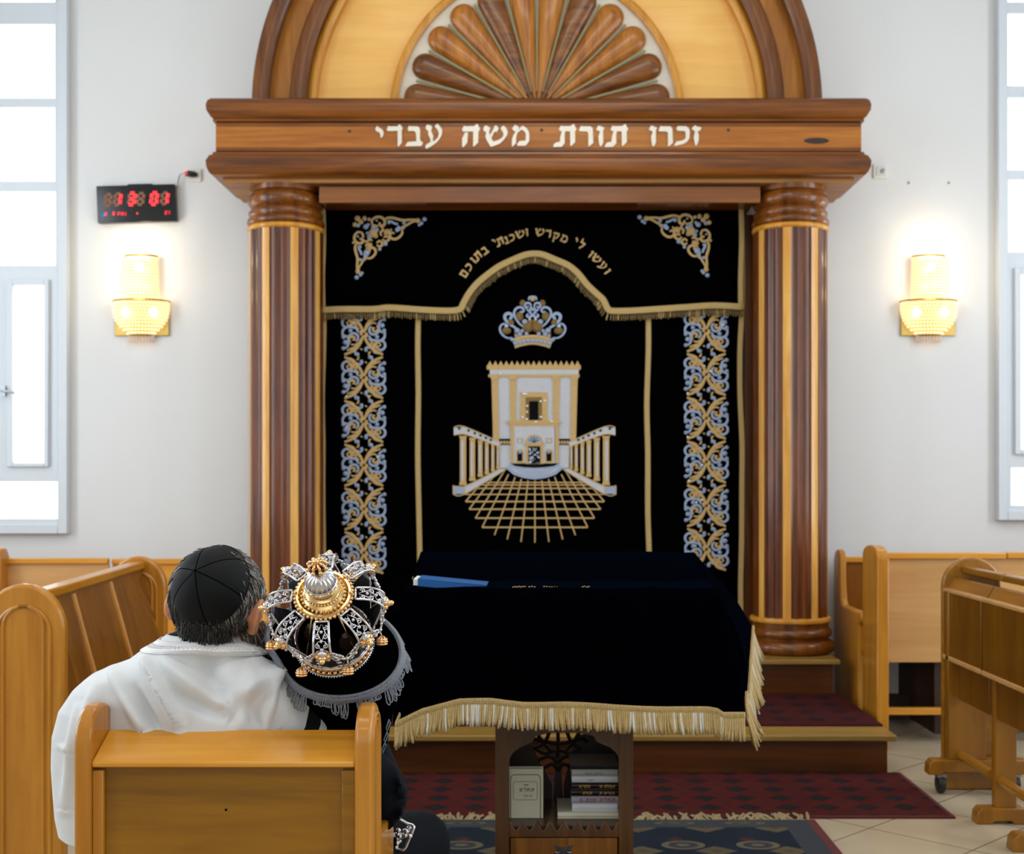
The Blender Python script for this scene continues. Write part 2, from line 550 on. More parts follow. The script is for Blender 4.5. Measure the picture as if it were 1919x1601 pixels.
def floor_mat():
    m, nt, b = new_mat('beige_floor_tile')
    h = NT(nt)
    tc = nt.nodes.new('ShaderNodeTexCoord')
    sx = nt.nodes.new('ShaderNodeSeparateXYZ')
    nt.links.new(tc.outputs['Object'], sx.inputs[0])
    T = 0.415
    u = h.m('MULTIPLY', h.m('SUBTRACT', sx.outputs[0], sx.outputs[1]), 0.7071)
    v = h.m('MULTIPLY', h.m('ADD', sx.outputs[0], sx.outputs[1]), 0.7071)
    u = h.m('DIVIDE', h.m('ADD', u, 2.144 + 10 * T), T)
    v = h.m('DIVIDE', h.m('ADD', v, -4.36 + 20 * T), T)
    fu = h.m('FRACT', u); fv = h.m('FRACT', v)
    eu = h.m('MINIMUM', fu, h.m('SUBTRACT', 1.0, fu))
    ev = h.m('MINIMUM', fv, h.m('SUBTRACT', 1.0, fv))
    e = h.m('MINIMUM', eu, ev)
    line = h.m('LESS_THAN', e, 0.008)
    nz = h.noise(tc.outputs['Object'], 3.5, 6)
    nz2 = h.noise(tc.outputs['Object'], 14, 4)
    base = h.mix(nz, srgb(158, 146, 122), srgb(200, 188, 164))
    base = h.mix(h.m('MULTIPLY', nz2, 0.35), base, srgb(150, 132, 106))
    # every tile a slightly different tone
    cell = nt.nodes.new('ShaderNodeTexWhiteNoise'); cell.noise_dimensions = '2D'
    cb = nt.nodes.new('ShaderNodeCombineXYZ')
    nt.links.new(h.m('FLOOR', u), cb.inputs[0]); nt.links.new(h.m('FLOOR', v), cb.inputs[1])
    nt.links.new(cb.outputs[0], cell.inputs['Vector'])
    base = h.mix(h.m('MULTIPLY', cell.outputs['Value'], 0.25), base, srgb(196, 176, 146))
    col = h.mix(line, base, srgb(110, 96, 78))
    nt.links.new(col, b.inputs['Base Color'])
    b.inputs['Roughness'].default_value = 0.22
    return m
M['floor'] = floor_mat()

def rug_mat(name, field1, field2, motif, cross, sx_, sy_, wx, wy, ox=0.0, oy=0.0):
    """woven field with rows of stepped lozenges and small crosses between them"""
    m, nt, b = new_mat(name)
    h = NT(nt)
    tc = nt.nodes.new('ShaderNodeTexCoord')
    s = nt.nodes.new('ShaderNodeSeparateXYZ')
    nt.links.new(tc.outputs['Object'], s.inputs[0])
    nz = h.noise(tc.outputs['Object'], 60, 3)
    jx = h.m('MULTIPLY_ADD', nz, 0.02, s.outputs[0])
    def cell(x, o, p):
        f = h.m('FRACT', h.m('DIVIDE', h.m('ADD', x, 50 * p + o), p))
        return h.m('MULTIPLY', h.m('ABSOLUTE', h.m('SUBTRACT', f, 0.5)), p)
    d = h.m('ADD', h.m('DIVIDE', cell(jx, ox, sx_), wx), h.m('DIVIDE', cell(s.outputs[1], oy, sy_), wy))
    loz = h.m('LESS_THAN', d, 1.0)
    core = h.m('LESS_THAN', d, 0.35)
    d2 = h.m('ADD', h.m('DIVIDE', cell(jx, ox + sx_ / 2, sx_), wx * 0.42), h.m('DIVIDE', cell(s.outputs[1], oy + sy_ / 2, sy_), wy * 0.42))
    crs = h.m('LESS_THAN', d2, 1.0)
    nb = h.noise(tc.outputs['Object'], 7, 5)
    base = h.mix(nb, field1, field2)
    col = h.mix(loz, base, motif)
    col = h.mix(h.m('MULTIPLY', core, 0.5), col, cross)
    col = h.mix(h.m('MULTIPLY', crs, 0.8), col, cross)
    col = h.mix(h.m('MULTIPLY', nz, 0.3), col, srgb(20, 12, 12))
    nt.links.new(col, b.inputs['Base Color'])
    b.inputs['Roughness'].default_value = 0.95
    b.inputs['Specular IOR Level'].default_value = 0.1
    bp = nt.nodes.new('ShaderNodeBump'); bp.inputs['Strength'].default_value = 0.4; bp.inputs['Distance'].default_value = 0.003
    nt.links.new(h.noise(tc.outputs['Object'], 300, 2), bp.inputs['Height'])
    nt.links.new(bp.outputs['Normal'], b.inputs['Normal'])
    return m
M['rug_red'] = rug_mat('red_knotted_rug', srgb(62, 20, 20), srgb(88, 30, 26), srgb(30, 27, 31), srgb(50, 34, 34), 0.158, 0.152, 0.056, 0.052)  # reds darkened in place of the weaker light at floor level
M['rug_step'] = rug_mat('dark_red_step_carpet', srgb(58, 20, 22), srgb(80, 28, 28), srgb(34, 24, 28), srgb(50, 30, 32), 0.158, 0.20, 0.05, 0.06)
M['rug_blue'] = rug_mat('blue_knotted_rug', srgb(22, 30, 42), srgb(36, 46, 58), srgb(92, 84, 66), srgb(86, 44, 36), 0.26, 0.30, 0.075, 0.06)
M['rug_border'] = plain('rug_red_border', srgb(84, 28, 26), 0.95, var=0.3, scale=60)
M['rug_border_blue'] = plain('rug_slate_border', srgb(34, 40, 48), 0.95, var=0.4, scale=50)
# ------------------------------------------------------------------ setting
YW = 7.5
XL, XR, YB, ZC = -4.2, 4.2, -3.5, 5.1
struct(MB().box(XL, XR, YB, YW, -0.06, 0.0).build('floor', M['floor'], smooth=0))
struct(MB().box(XL - .15, XR + .15, YW, YW + 0.2, -0.06, ZC).build('wall_front', M['plaster'], smooth=0))
struct(MB().box(XL - .15, XL, YB, YW, -0.06, ZC).build('wall_left', M['sidewall'], smooth=0))
struct(MB().box(XR, XR + .15, YB, YW, -0.06, ZC).build('wall_right', M['sidewall'], smooth=0))
struct(MB().box(XL - .15, XR + .15, YB - .2, YB, -0.06, ZC).build('wall_back', M['sidewall'], smooth=0))
struct(MB().box(XL - .15, XR + .15, YB - .2, YW + .2, ZC, ZC + .1).build('ceiling', M['ceiling'], smooth=0))

def ppx(px, D=YW): return (px - VX) / FPX * D
def ppz(py, D=YW): return CH - (py - VY) / FPX * D

def front_window(name, x0, x1, y0, y1, panes, casement, label):
    """aluminium window on the front wall; all sizes read at the wall's distance"""
    root = bpy.data.objects.new(name, None); COL.objects.link(root)
    root.location = (ppx((x0 + x1) / 2), YW, ppz(y1)); ORG[name] = Vector(root.location)
    struct(root, label, 'window')
    fr = MB()
    X0, X1, Z0, Z1 = ppx(x0), ppx(x1), ppz(y1), ppz(y0)
    fw = 0.055
    yf, yb = YW - 0.055, YW
    fr.box(X0, X0 + fw, yf, yb, Z0, Z1); fr.box(X1 - fw, X1, yf, yb, Z0, Z1)
    fr.box(X0 + fw, X1 - fw, yf, yb, Z0, Z0 + fw); fr.box(X0 + fw, X1 - fw, yf, yb, Z1 - fw, Z1)
    # infill behind the bars, then the bars as the rims of the panes
    allp = panes + [casement['glass']]
    xs = sorted({p[0] for p in allp} | {p[1] for p in allp})
    fo = fr.build('window_frame', M['alu'], root, bevel=0.004)
    sash = MB()
    # sheet of sash bars: cells of a grid that no pane covers
    gx = sorted(set([X0 + fw, X1 - fw] + [ppx(a) for p in allp for a in p[:2]]))
    gz = sorted(set([Z0 + fw, Z1 - fw] + [ppz(a) for p in allp for a in p[2:]]))
    for a, c in zip(gx, gx[1:]):
        for e, g in zip(gz, gz[1:]):
            if c <= X0 + fw + 1e-6 or a >= X1 - fw - 1e-6: continue
            mx_, mz_ = (a + c) / 2, (e + g) / 2
            if any(ppx(p[0]) < mx_ < ppx(p[1]) and ppz(p[3]) < mz_ < ppz(p[2]) for p in allp): continue
            sash.box(a, c, YW - 0.042, YW - 0.004, e, g)
    sash.build('sash_bars', M['alu'], root, smooth=0)
    for p in allp:
        MB().box(ppx(p[0]), ppx(p[1]), YW - 0.028, YW - 0.02, ppz(p[3]), ppz(p[2])).build('window_pane', M['pane'], root, smooth=0)
    # opening casement with its own raised frame
    c0, c1, d0, d1 = casement['frame']
    g0, g1, h0, h1 = casement['glass']
    cm = MB()
    A0, A1, B0, B1 = ppx(c0), ppx(c1), ppz(d1), ppz(d0)
    E0, E1, F0, F1 = ppx(g0), ppx(g1), ppz(h1), ppz(h0)
    for q in ((A0, E0, B0, B1), (E1, A1, B0, B1), (E0, E1, B0, F0), (E0, E1, F1, B1)):
        cm.box(q[0], q[1], YW - 0.066, YW - 0.042, q[2], q[3])
    ca = cm.build('casement_frame', M['alu'], root, bevel=0.003)
    if casement.get('handle'):
        hx, hy = casement['handle']
        hm = MB()
        X, Z = ppx(hx), ppz(hy)
        hm.box(X - .012, X + .012, YW - .085, YW - .064, Z - .03, Z + .03)
        hm.tube([(X, YW - .085, Z), (X, YW - .105, Z), (X + .02, YW - .108, Z - .002), (X + .075, YW - .105, Z - .012)], .007, 8)
        hm.build('handle', M['handle'], ca)
    return root

front_window('window_1', -112, 132, -150, 1000,
             [(5, 108, -140, 9), (5, 108, 50, 188), (5, 108, 205, 343), (5, 109, 362, 500), (-96, -8, 50, 188), (-96, -8, 205, 343), (-96, -8, 362, 500), (-96, -8, 530, 872), (-96, 113, 903, 972)],
             {'frame': (20, 98, 527, 875), 'glass': (31, 90, 537, 868), 'handle': (17, 735)}, 'tall white aluminium window with frosted panes and a lever handle, behind the left pews')
front_window('window_2', 1865, 2110, -170, 975,
             [(1883, 1984, -160, 9), (1883, 1984, 30, 165), (1884, 1985, 187, 322), (1885, 1986, 340, 475), (2000, 2096, 30, 165), (2000, 2096, 187, 322), (2000, 2096, 340, 475), (2000, 2096, 505, 850), (1890, 2096, 877, 947)],
             {'frame': (1895, 1975, 505, 852), 'glass': (1906, 1966, 517, 843)}, 'tall white aluminium window with frosted panes above the right wall pew')

n = 3
for sx in (-1, 1):
    for yy in (0.6, 3.2, 5.6):
        o = bpy.data.objects.new('window_%d' % n, None); COL.objects.link(o); struct(o); ORG[o.name] = Vector((0, 0, 0))
        x = XL if sx < 0 else XR
        MB().box(x - .01, x + .01, yy - .45, yy + .45, 1.0, 4.0).build('window_pane', M['pane'], o, smooth=0)
        f = MB()
        for k in (-.5, -.02, .45):
            f.box(x - .03, x + .03, yy + k, yy + k + .05, 0.95, 4.05)
        for z in (.95, 1.95, 2.95, 4.0):
            f.box(x - .028, x + .028, yy - .5, yy + .5, z, z + .05)
        f.build('window_frame', M['alu'], o, smooth=0)
        n += 1

# ------------------------------------------------------------------ lettering
# outlines of the letters on a 12 px-per-unit trace; y grows downwards, line top 200, base line 650
G = {
 'י': (165, 350, [[(170,250),(200,200),(260,240),(320,280),(350,340),(345,400),(315,460),(280,455),(275,380),(250,345),(190,320),(165,285)]]),
 'ד': (420, 780, [[(420,290),(450,200),(480,210),(660,210),(700,165),(735,180),(780,245),(755,300),(760,570),(690,665),(665,650),(665,310),(440,315)]]),
 'ב': (835, 1235, [[(890,270),(915,200),(940,210),(1100,210),(1150,230),(1170,290),(1165,480),(1180,530),(1235,575),(1200,650),(835,660),(850,630),(890,560),(1085,545),(1080,380),(1060,330),(1010,310),(910,315)]]),
 'ע': (1290, 1665, [[(1495,210),(1555,150),(1610,200),(1660,270),(1665,340),(1650,410),(1600,500),(1540,570),(1420,660),(1310,715),(1290,690),(1295,630),(1400,560),(1500,530),(1570,460),(1590,380),(1575,300),(1530,250)],
                    [(1290,230),(1330,170),(1430,200),(1440,240),(1415,310),(1465,410),(1450,550),(1405,560),(1400,490),(1350,390),(1355,310),(1300,270)]]),
 'ה': (190, 600, [[(190,280),(235,195),(265,210),(460,205),(540,150),(560,200),(600,260),(560,330),(555,570),(460,665),(440,650),(445,325),(215,325)],
                  [(260,345),(325,345),(310,570),(225,680),(195,660),(195,480)]]),
 'ש': (670, 1220, [[(670,260),(700,200),(740,195),(830,245),(800,320),(805,370),(890,550),(1000,520),(1090,470),(1125,400),(1110,330),(1060,270),(1090,210),(1130,195),(1180,240),(1220,330),(1200,410),(1130,510),(1040,600),(850,670),(830,660),(740,510),(715,430),(740,340),(680,310)],
                   [(855,460),(820,410),(900,260),(930,190),(980,200),(1015,260),(970,340),(920,330)]]),
 'מ': (1310, 1705, [[(1320,250),(1380,180),(1470,220),(1465,280),(1450,330),(1410,430),(1405,590),(1330,660),(1310,645),(1315,500),(1350,400),(1400,330),(1335,290)],
                    [(1440,330),(1520,210),(1570,200),(1640,250),(1690,320),(1705,420),(1700,540),(1620,645),(1425,645),(1440,590),(1480,540),(1620,530),(1625,370),(1580,310),(1530,280),(1460,345)]]),
 'ת': (140, 665, [[(270,270),(310,195),(340,205),(520,205),(605,155),(630,210),(665,265),(630,330),(635,560),(545,655),(525,640),(520,325),(410,320),(395,420),(400,580),(330,670),(140,675),(150,620),(200,570),(290,555),(300,440),(335,325),(290,310)]]),
 'ר': (720, 1040, [[(720,290),(760,200),(800,210),(980,210),(1025,250),(1030,320),(1040,580),(950,660),(930,650),(930,360),(900,325),(725,320)]]),
 'ו': (1110, 1290, [[(1110,270),(1150,195),(1190,200),(1290,240),(1260,310),(1265,560),(1230,650),(1190,660),(1170,590),(1155,440),(1190,340),(1180,315),(1115,295)]]),
 'כ': (756, 1110, [[(805,252),(838,207),(1024,207),(1081,244),(1110,309),(1102,472),(1057,545),(976,602),(773,650),(756,634),(805,553),(935,528),(1000,496),(1020,439),(1012,333),(976,313),(829,305)]]),
 'ז': (1154, 1374, [[(1154,252),(1219,187),(1268,211),(1374,236),(1341,301),(1284,325),(1313,407),(1309,537),(1268,634),(1236,646),(1215,569),(1199,455),(1219,350),(1227,321),(1163,276)]]),
 'ל': (40, 380, [[(60,60),(110,20),(145,70),(140,205),(350,205),(375,265),(330,410),(200,655),(150,645),(130,600),(245,405),(275,315),(45,310),(62,205)]]),
 'ק': (20, 400, [[(20,265),(60,200),(370,205),(400,290),(370,410),(280,530),(200,600),(180,545),(275,420),(305,305),(30,305)], [(70,390),(160,370),(150,760),(70,800)]]),
 'נ': (0, 245, [[(60,260),(110,200),(230,240),(240,320),(215,380),(242,640),(205,655),(0,655),(50,550),(150,545),(130,350),(70,310)]]),
 'ם': (0, 390, [[(0,265),(40,200),(360,205),(392,290),(385,310),(15,308)], [(290,300),(390,285),(370,655),(285,650)], [(45,555),(370,555),(370,655),(45,655)], [(45,300),(140,300),(140,650),(45,655)]]),
 'ס': (0, 390, [[(0,265),(40,200),(360,205),(392,290),(385,310),(15,308)], [(290,300),(390,285),(300,655),(230,650)], [(115,555),(310,555),(300,655),(125,655)], [(45,300),(140,300),(200,650),(125,655)]]),
 'פ': (0, 390, [[(0,265),(40,200),(340,205),(390,290),(385,600),(340,655),(30,655),(60,555),(290,550),(290,305),(120,305),(120,400),(200,420),(150,480),(40,440),(30,300)]]),
}
def glyph(mb, ch, place, depth):
    """place(u, v) gives the point of the letter's unit space (u to the right from its left edge, v upwards from the base line, height 1)"""
    x0, x1, polys = G[ch]
    for k, poly in enumerate(polys):
        pts = [place((x - x0) / 450.0, (650 - y) / 450.0) for x, y in poly]
        mb.prism([p - depth * (0.02 * k) for p in pts], depth)
    return (x1 - x0) / 450.0
def gwidth(ch): return (G[ch][1] - G[ch][0]) / 450.0
def text_rtl(mb, s, xr, z, h, y, depth=(0, 0.004, 0), gap=0.14, space=0.55):
    """a line of letters on an upright plane facing the viewer, starting at its right end"""
    x = xr
    for ch in s:
        if ch == ' ':
            x -= space * h; continue
        wd = gwidth(ch) * h
        x -= wd
        glyph(mb, ch, lambda u, v, x=x: Vector((x + u * h, y, z + v * h)), Vector(depth))
        x -= gap * h
    return x
# ------------------------------------------------------------------ platform and carpets
plat = thing('platform', 'two-step wooden platform with oak treads and brown risers under the ark', 'platform', (0, 6.6, 0))
HW = 1.62
Z1, Z2 = 0.182, 0.372
MB().box(-HW + .03, HW - .03, 5.80, 7.49, 0, Z1 - .028).build('riser', M['riser'], plat, smooth=0)
MB().box(-HW, HW, 5.755, 7.49, Z1 - .028, Z1).build('tread', M['tread'], plat, bevel=.006)
MB().box(-HW + .03, HW - .03, 6.86, 7.485, Z1, Z2 - .026).build('riser', M['riser'], plat, smooth=0)
MB().box(-HW, HW, 6.815, 7.49, Z2 - .026, Z2).build('tread', M['tread'], plat, bevel=.006)

cp = MB().box(-HW + .04, HW - .005, 5.965, 6.845, Z1, Z1 + .008).build('step_carpet', M['rug_step'], org=(0, 6.4, Z1), smooth=0)
tag(cp, 'dark red patterned carpet lying on the lower step of the ark platform', 'carpet')

rr = thing('red_rug', 'long red rug with rows of dark lozenges along the foot of the steps', 'rug', (0, 5.4, 0))
MB().box(-1.63, 1.63, 5.04, 5.79, 0, .008).build('field', M['rug_red'], rr, smooth=0)
for q in ((-1.645, 1.645, 5.025, 5.04), (1.63, 1.645, 5.04, 5.79), (-1.645, -1.63, 5.04, 5.79)):
    MB().box(*q, 0, .009).build('border', M['rug_border'], rr, smooth=0)

br = thing('blue_rug', 'dark blue patterned rug with a cream fringe under the reading table', 'rug', (0, 3.8, 0))
MB().box(-.95, .95, 2.75, 4.86, .0, .012).build('field', M['rug_blue'], br, smooth=0)
for q in ((-1.08, -1.045), (1.045, 1.08)):
    MB().box(*q, 2.75, 4.97, 0, .0125).build('edge_stripe', M['rug_border'], br, smooth=0)
for q in ((-1.045, -.95, 2.75, 4.97), (.95, 1.045, 2.75, 4.97), (-.95, .95, 4.86, 4.97)):
    MB().box(*q, 0, .0122).build('border', M['rug_border_blue'], br, smooth=0)
rnd = random.Random(3)
e = MB()
for i in range(150):
    x = -1.06 + 2.12 * (i + rnd.random() * .8) / 150
    l = .05 + rnd.random() * .06
    dx = rnd.uniform(-.05, .05)
    e.tube([(x, 4.965, .008), (x + dx * .5, 4.965 + l * .5, .014), (x + dx, 4.965 + l, .012)], [.006, .007, .005], 4)
e.build('fringe', M['rug_cord'], br)
# woven medallions of the blue rug
rug_t = [plain('rug_tan', srgb(84, 76, 56), 0.95, var=.4, scale=80), plain('rug_slate', srgb(26, 32, 40), 0.95, var=.3, scale=80)]
for cx in (-.8, -.53, -.27, 0, .27, .53, .8):
    for cy in (4.915, 4.62, 4.3, 3.98):
        k = .4 if cy == 4.915 else 1
        e = MB()
        for s_, mi in ((.8, 0), (.55, 1), (.25, 0)):
            pts = [(cx + .10 * s_ * math.cos(a), cy + .07 * s_ * k * math.sin(a), .012 + .0006 * (2 - s_)) for a in [2 * PI * q / 16 for q in range(16)]]
            e.mat(mi).prism(pts, (0, 0, .0004))
        e.build('medallion', rug_t, br, smooth=0)

# ------------------------------------------------------------------ columns
def column(cx, phase, label):
    cy, R = 7.17, 0.205
    t = thing('ark_column', label, 'column', (cx, cy, Z2), 'inlaid columns flanking the ark curtain')
    def z(py): return CH - (py - VY) / FPX * 6.972
    zs0, zs1 = z(1162), z(424)
    shaft = MB()
    n = 144
    def rad(a):
        f = ((a - phase) / (PI / 4)) % 1.0          # eight bays, each: pale strip then two walnut reeds
        if f > .83 or f < .17:
            return 1.0, 1
        g = (f - .17) / .66
        h = (g * 2) % 1.0
        return .955 + .05 * math.sin(PI * h) ** .6, 0
    ring = []
    for j in range(n):
        a = 2 * PI * j / n
        r, mi = rad(a)
        ring.append((R * r * math.cos(a), R * r * math.sin(a), mi))
    vs = [(cx + x, cy + y, zz) for zz in (zs0, zs1) for x, y, _ in ring]
    base = len(shaft.v); shaft.v += vs
    for j in range(n):
        j2 = (j + 1) % n
        shaft.f.append((base + j, base + j2, base + n + j2, base + n + j))
        shaft.m.append(1 if ring[j][2] and ring[j2][2] else 0)
    shaft.build('shaft', [M['walnut'], M['maple']], t, smooth=25)
    k = cy / FPX
    cap = [(66, 341), (66, 350), (62, 352), (67, 357), (70, 365), (70, 371), (66, 378), (62, 381), (66, 385), (69, 390), (68, 396), (66, 399), (70, 402), (72, 408), (70, 413), (67, 415)]
    m = MB(); m.lathe([(r * k, z(y)) for r, y in reversed(cap)], 48, (cx, cy, 0)); m.build('capital', M['mahogany_z'], t, smooth=50)
    m = MB(); m.lathe([(r * k, z(y)) for r, y in ((67, 426), (70.5, 424), (71.5, 420), (70, 416), (66, 414))], 48, (cx, cy, 0)); m.build('collar', M['maple_trim'], t, smooth=50)
    m = MB(); m.lathe([(r * k, z(y)) for r, y in ((68, 1172), (74, 1170), (75.5, 1166), (74, 1162), (67, 1160))], 48, (cx, cy, 0)); m.build('collar', M['maple_trim'], t, smooth=50)
    zb = [(76, None), (82, None)]
    base_p = [(74, Z2), (80, Z2 + .012), (82, Z2 + .035), (80, Z2 + .058), (74, Z2 + .072), (70, Z2 + .078), (70, Z2 + .088), (75, Z2 + .095), (77, Z2 + .112), (75, Z2 + .13), (70, Z2 + .142), (70, z(1170))]
    m = MB(); m.lathe([(r * k, zz) for r, zz in base_p], 48, (cx, cy, 0)); m.build('base', M['mahogany_z'], t, smooth=50)
    return t
column(-1.401, math.radians(-90 - 21), 'reeded walnut and maple column left of the curtain, behind the seated man')
column(1.422, math.radians(-90 - 16), 'reeded walnut and maple column right of the curtain')

# ------------------------------------------------------------------ entablature
ent = thing('entablature', 'wide mahogany beam with rounded mouldings carrying pale Hebrew letters', 'beam', (0, 7.2, 2.95))
DF, WX0, WX1 = 6.96, -1.742, 1.766
def ez(py): return CH - (py - VY) / FPX * DF
prof = [(-.03, 185), (.0, 185), (.02, 186), (.036, 191), (.044, 200), (.041, 210), (.024, 220), (.010, 223), (.014, 228), (0, 230), (0, 233), (-.004, 234), (-.004, 281), (0, 282), (0, 284), (.012, 286), (.014, 290), (.03, 294), (.044, 304), (.042, 315), (.03, 325), (.014, 330), (0, 332), (-.03, 333)]
def sweep(prof, x0, x1, yf, yb):
    m = MB(); vs = []
    for o, py in prof:
        z = ez(py)
        vs += [(x0 - o, yb, z), (x0 - o, yf - o, z), (x1 + o, yf - o, z), (x1 + o, yb, z)]
    fs = []
    for i in range(len(prof) - 1):
        for j in range(3):
            fs.append((i * 4 + j, i * 4 + j + 1, i * 4 + 4 + j + 1, i * 4 + 4 + j))
    fs.append((0, 1, 2, 3)); k = (len(prof) - 1) * 4; fs.append((k, k + 1, k + 2, k + 3))
    fs.append(tuple(i * 4 for i in range(len(prof)))); fs.append(tuple(i * 4 + 3 for i in range(len(prof))))
    return m.add(vs, fs)
sweep(prof[:10] + [(-.04, 231)], WX0, WX1, DF, YW - .004).build('upper_moulding', M['mahogany_x'], ent, smooth=40)
m = MB().box(WX0, WX1, DF, YW - .004, ez(283), ez(231)); m.build('fascia', wood('fascia_wood', srgb(150, 84, 28), srgb(186, 120, 52), 'x', 3.0, 0.34, 0.45), ent, smooth=0)
m = MB().box(WX0 + .001, WX1 - .001, DF - .003, DF, ez(283), ez(277)); m.box(WX0 + .001, WX1 - .001, DF - .003, DF, ez(237), ez(232)); m.build('fascia_bead', M['mahogany_x'], ent, smooth=0)
sweep([(-.04, 283)] + prof[14:], WX0, WX1, DF, YW - .004).build('lower_moulding', M['mahogany_x'], ent, smooth=40)
MB().box(WX0 + .03, WX1 - .03, DF + .03, YW - .004, ez(340), ez(333)).build('soffit', wood('soffit_wood', srgb(150, 100, 58), srgb(186, 134, 88), 'x', 2.0, 0.5, 0.2), ent, smooth=0)
MB().box(ppx(598, 7.02), ppx(1425, 7.02), 7.02, 7.06, ppz(380, 7.02), ppz(349, 7.02)).build('frieze_board', wood('frieze_brown', srgb(110, 62, 34), srgb(142, 88, 54), 'x', 3.0, 0.35, 0.45), ent, bevel=.004)
MB().box(-1.185, 1.205, 7.065, 7.44, 2.86, ez(340)).build('frieze_box', M['mahogany_x'], ent, smooth=0)
kx = DF / FPX
def traced(chs, ox, oy, sc, shift=None):
    for ch in chs:
        x0, x1, polys = G[ch]
        let = MB()
        for poly in polys:
            let.prism([P(ox + (x + (shift or 0)) / sc, oy + y / sc, DF - .001) - Vector((0, .007, 0)) for x, y in poly], (0, .008, 0))
        let.build('letter', M['metal_letter'], ent, smooth=0)
traced('ידבע', 690, 220, 12); traced('השמ', 850, 220, 12); traced('ת', 1025, 220, 12); traced('רו', 1025, 220, 12)
traced('ת', 1025, 220, 12, 1160)
traced('ו', 1200, 220, 12, -915); traced('ר', 1200, 220, 12, -310)
traced('כ', 1200, 220, 12); traced('ז', 1200, 220, 12)
for px, py, a, b_ in ((1530, 264, 24, 6), (655, 246, 3, 3), (1015, 244, 3, 3), (1365, 244, 3, 3)):
    c = P(px, py, DF); kn = MB()
    kn.prism([c + Vector((a * kx * math.cos(t), -.0005, b_ * kx * math.sin(t))) for t in [2 * PI * i / 14 for i in range(14)]], (0, .001, 0))
    kn.build('wood_knot' if a > 5 else 'nail_hole', M['dark_wood'], ent, smooth=0)

# ------------------------------------------------------------------ arched pediment with the fan
AY = 7.16
ACZ = ez(185)
ACX = 0.004
ped = thing('arched_pediment', 'half-round wooden pediment with a carved fan of petals above the beam', 'pediment', (ACX, AY, ACZ))
sc_ = AY / FPX
def arc_ring(r0, r1, y0, y1, bulge=0.0, n=72):
    """half ring; bulge rounds its face towards the viewer"""
    m = MB()
    secs = []
    k = 6
    for i in range(k + 1):
        t = i / k
        secs.append((lerp(r0, r1, t), y0 - bulge * math.sin(PI * t)))
    secs += [(r1, y1), (r0, y1)]
    vs = []
    for j in range(n + 1):
        a = PI * j / n
        for r, y in secs:
            vs.append((ACX + r * math.cos(a), y, ACZ + r * math.sin(a)))
    q = len(secs); fs = []
    for j in range(n):
        for i in range(q):
            i2 = (i + 1) % q
            fs.append((j * q + i, j * q + i2, (j + 1) * q + i2, (j + 1) * q + i))
    fs.append(tuple(range(q))); fs.append(tuple(range(n * q, n * q + q)))
    return m.add(vs, fs)
r = lambda p: p * sc_
arc_ring(r(501), r(531), AY - .05, YW - .01, .022).build('outer_moulding', M['arch_dark'], ped, smooth=40)
arc_ring(r(463), r(501), AY + .01, YW - .01, .004).build('arch_band', M['arch_teak'], ped, smooth=40)
arc_ring(r(432), r(463), AY - .02, YW - .01, .02).build('inner_moulding', M['arch_dark'], ped, smooth=40)
arc_ring(r(416), r(432), AY + .03, YW - .01, .012).build('arch_bead', M['maple_trim'], ped, smooth=40)
m = MB(); n = 64
m.prism([(ACX + r(418) * math.cos(PI * i / n), AY + .09, ACZ + r(418) * math.sin(PI * i / n)) for i in range(n + 1)], (0, .04, 0))
m.build('tympanum', M['panel_light'], ped, smooth=0)
arc_ring(r(263), r(278), AY + .055, AY + .10, .012).build('fan_rim', M['maple_trim'], ped, smooth=40)
m = MB(); m.prism([(ACX + r(264) * math.cos(PI * i / n), AY + .075, ACZ + r(264) * math.sin(PI * i / n)) for i in range(n + 1)], (0, .02, 0))
m.build('fan_backing', M['cream'], ped, smooth=0)
for k in range(1, 12):
    m = MB()
    a = PI * k / 12
    d = Vector((math.cos(a), 0, math.sin(a))); s_ = Vector((-math.sin(a), 0, math.cos(a)))
    c = Vector((ACX, AY + .06, ACZ))
    hw = .007
    m.prism([c + d * .12 - s_ * hw, c + d * r(236) - s_ * hw * .8, c + d * r(236) + s_ * hw * .8, c + d * .12 + s_ * hw], (0, .016, 0))
    m.build('fan_strip', M['strip'], ped, smooth=0)
seq = [0, 0, 1, 1, 0, 1, 1, 0, 1, 1, 0, 0]
for k in range(12):
    a = PI * (k + .5) / 12
    d = Vector((math.cos(a), 0, math.sin(a))); s_ = Vector((-math.sin(a), 0, math.cos(a)))
    c = Vector((ACX, AY + .072, ACZ))
    R0, R1 = .03, r(253)
    half = math.tan(PI / 24)
    rows, cols = 26, 8
    mb = MB(); vs = []
    tipr = (R1 * half * .84)
    for i in range(rows + 1):
        t = i / rows
        L = R0 + (R1 - R0) * (1 - (1 - t) ** 1.8)
        wd = L * half * .84
        ce = R1 - tipr
        if L > ce:
            wd = min(wd, tipr) * math.sqrt(max(0, 1 - ((L - ce) / tipr) ** 2)) * 1.0
            wd = max(wd, .0005)
        for j in range(cols + 1):
            u = -1 + 2 * j / cols
            hgt = (1 - abs(u) ** 2.6) ** .5 if abs(u) < 1 else 0
            edge = min(1, max(0, (R1 - L) / .05)) ** .5
            vs.append(c + d * L + s_ * (u * wd) + Vector((0, -.006 - .034 * hgt * (.35 + .65 * min(1, wd / .06)) * edge, 0)))
    fs = [(i * (cols + 1) + j, i * (cols + 1) + j + 1, (i + 1) * (cols + 1) + j + 1, (i + 1) * (cols + 1) + j) for i in range(rows) for j in range(cols)]
    # back skirt
    mb.add(vs, fs)
    mb.build('fan_petal', M['walnut_fan'] if seq[k] == 0 else M['teak_fan'], ped, smooth=60)

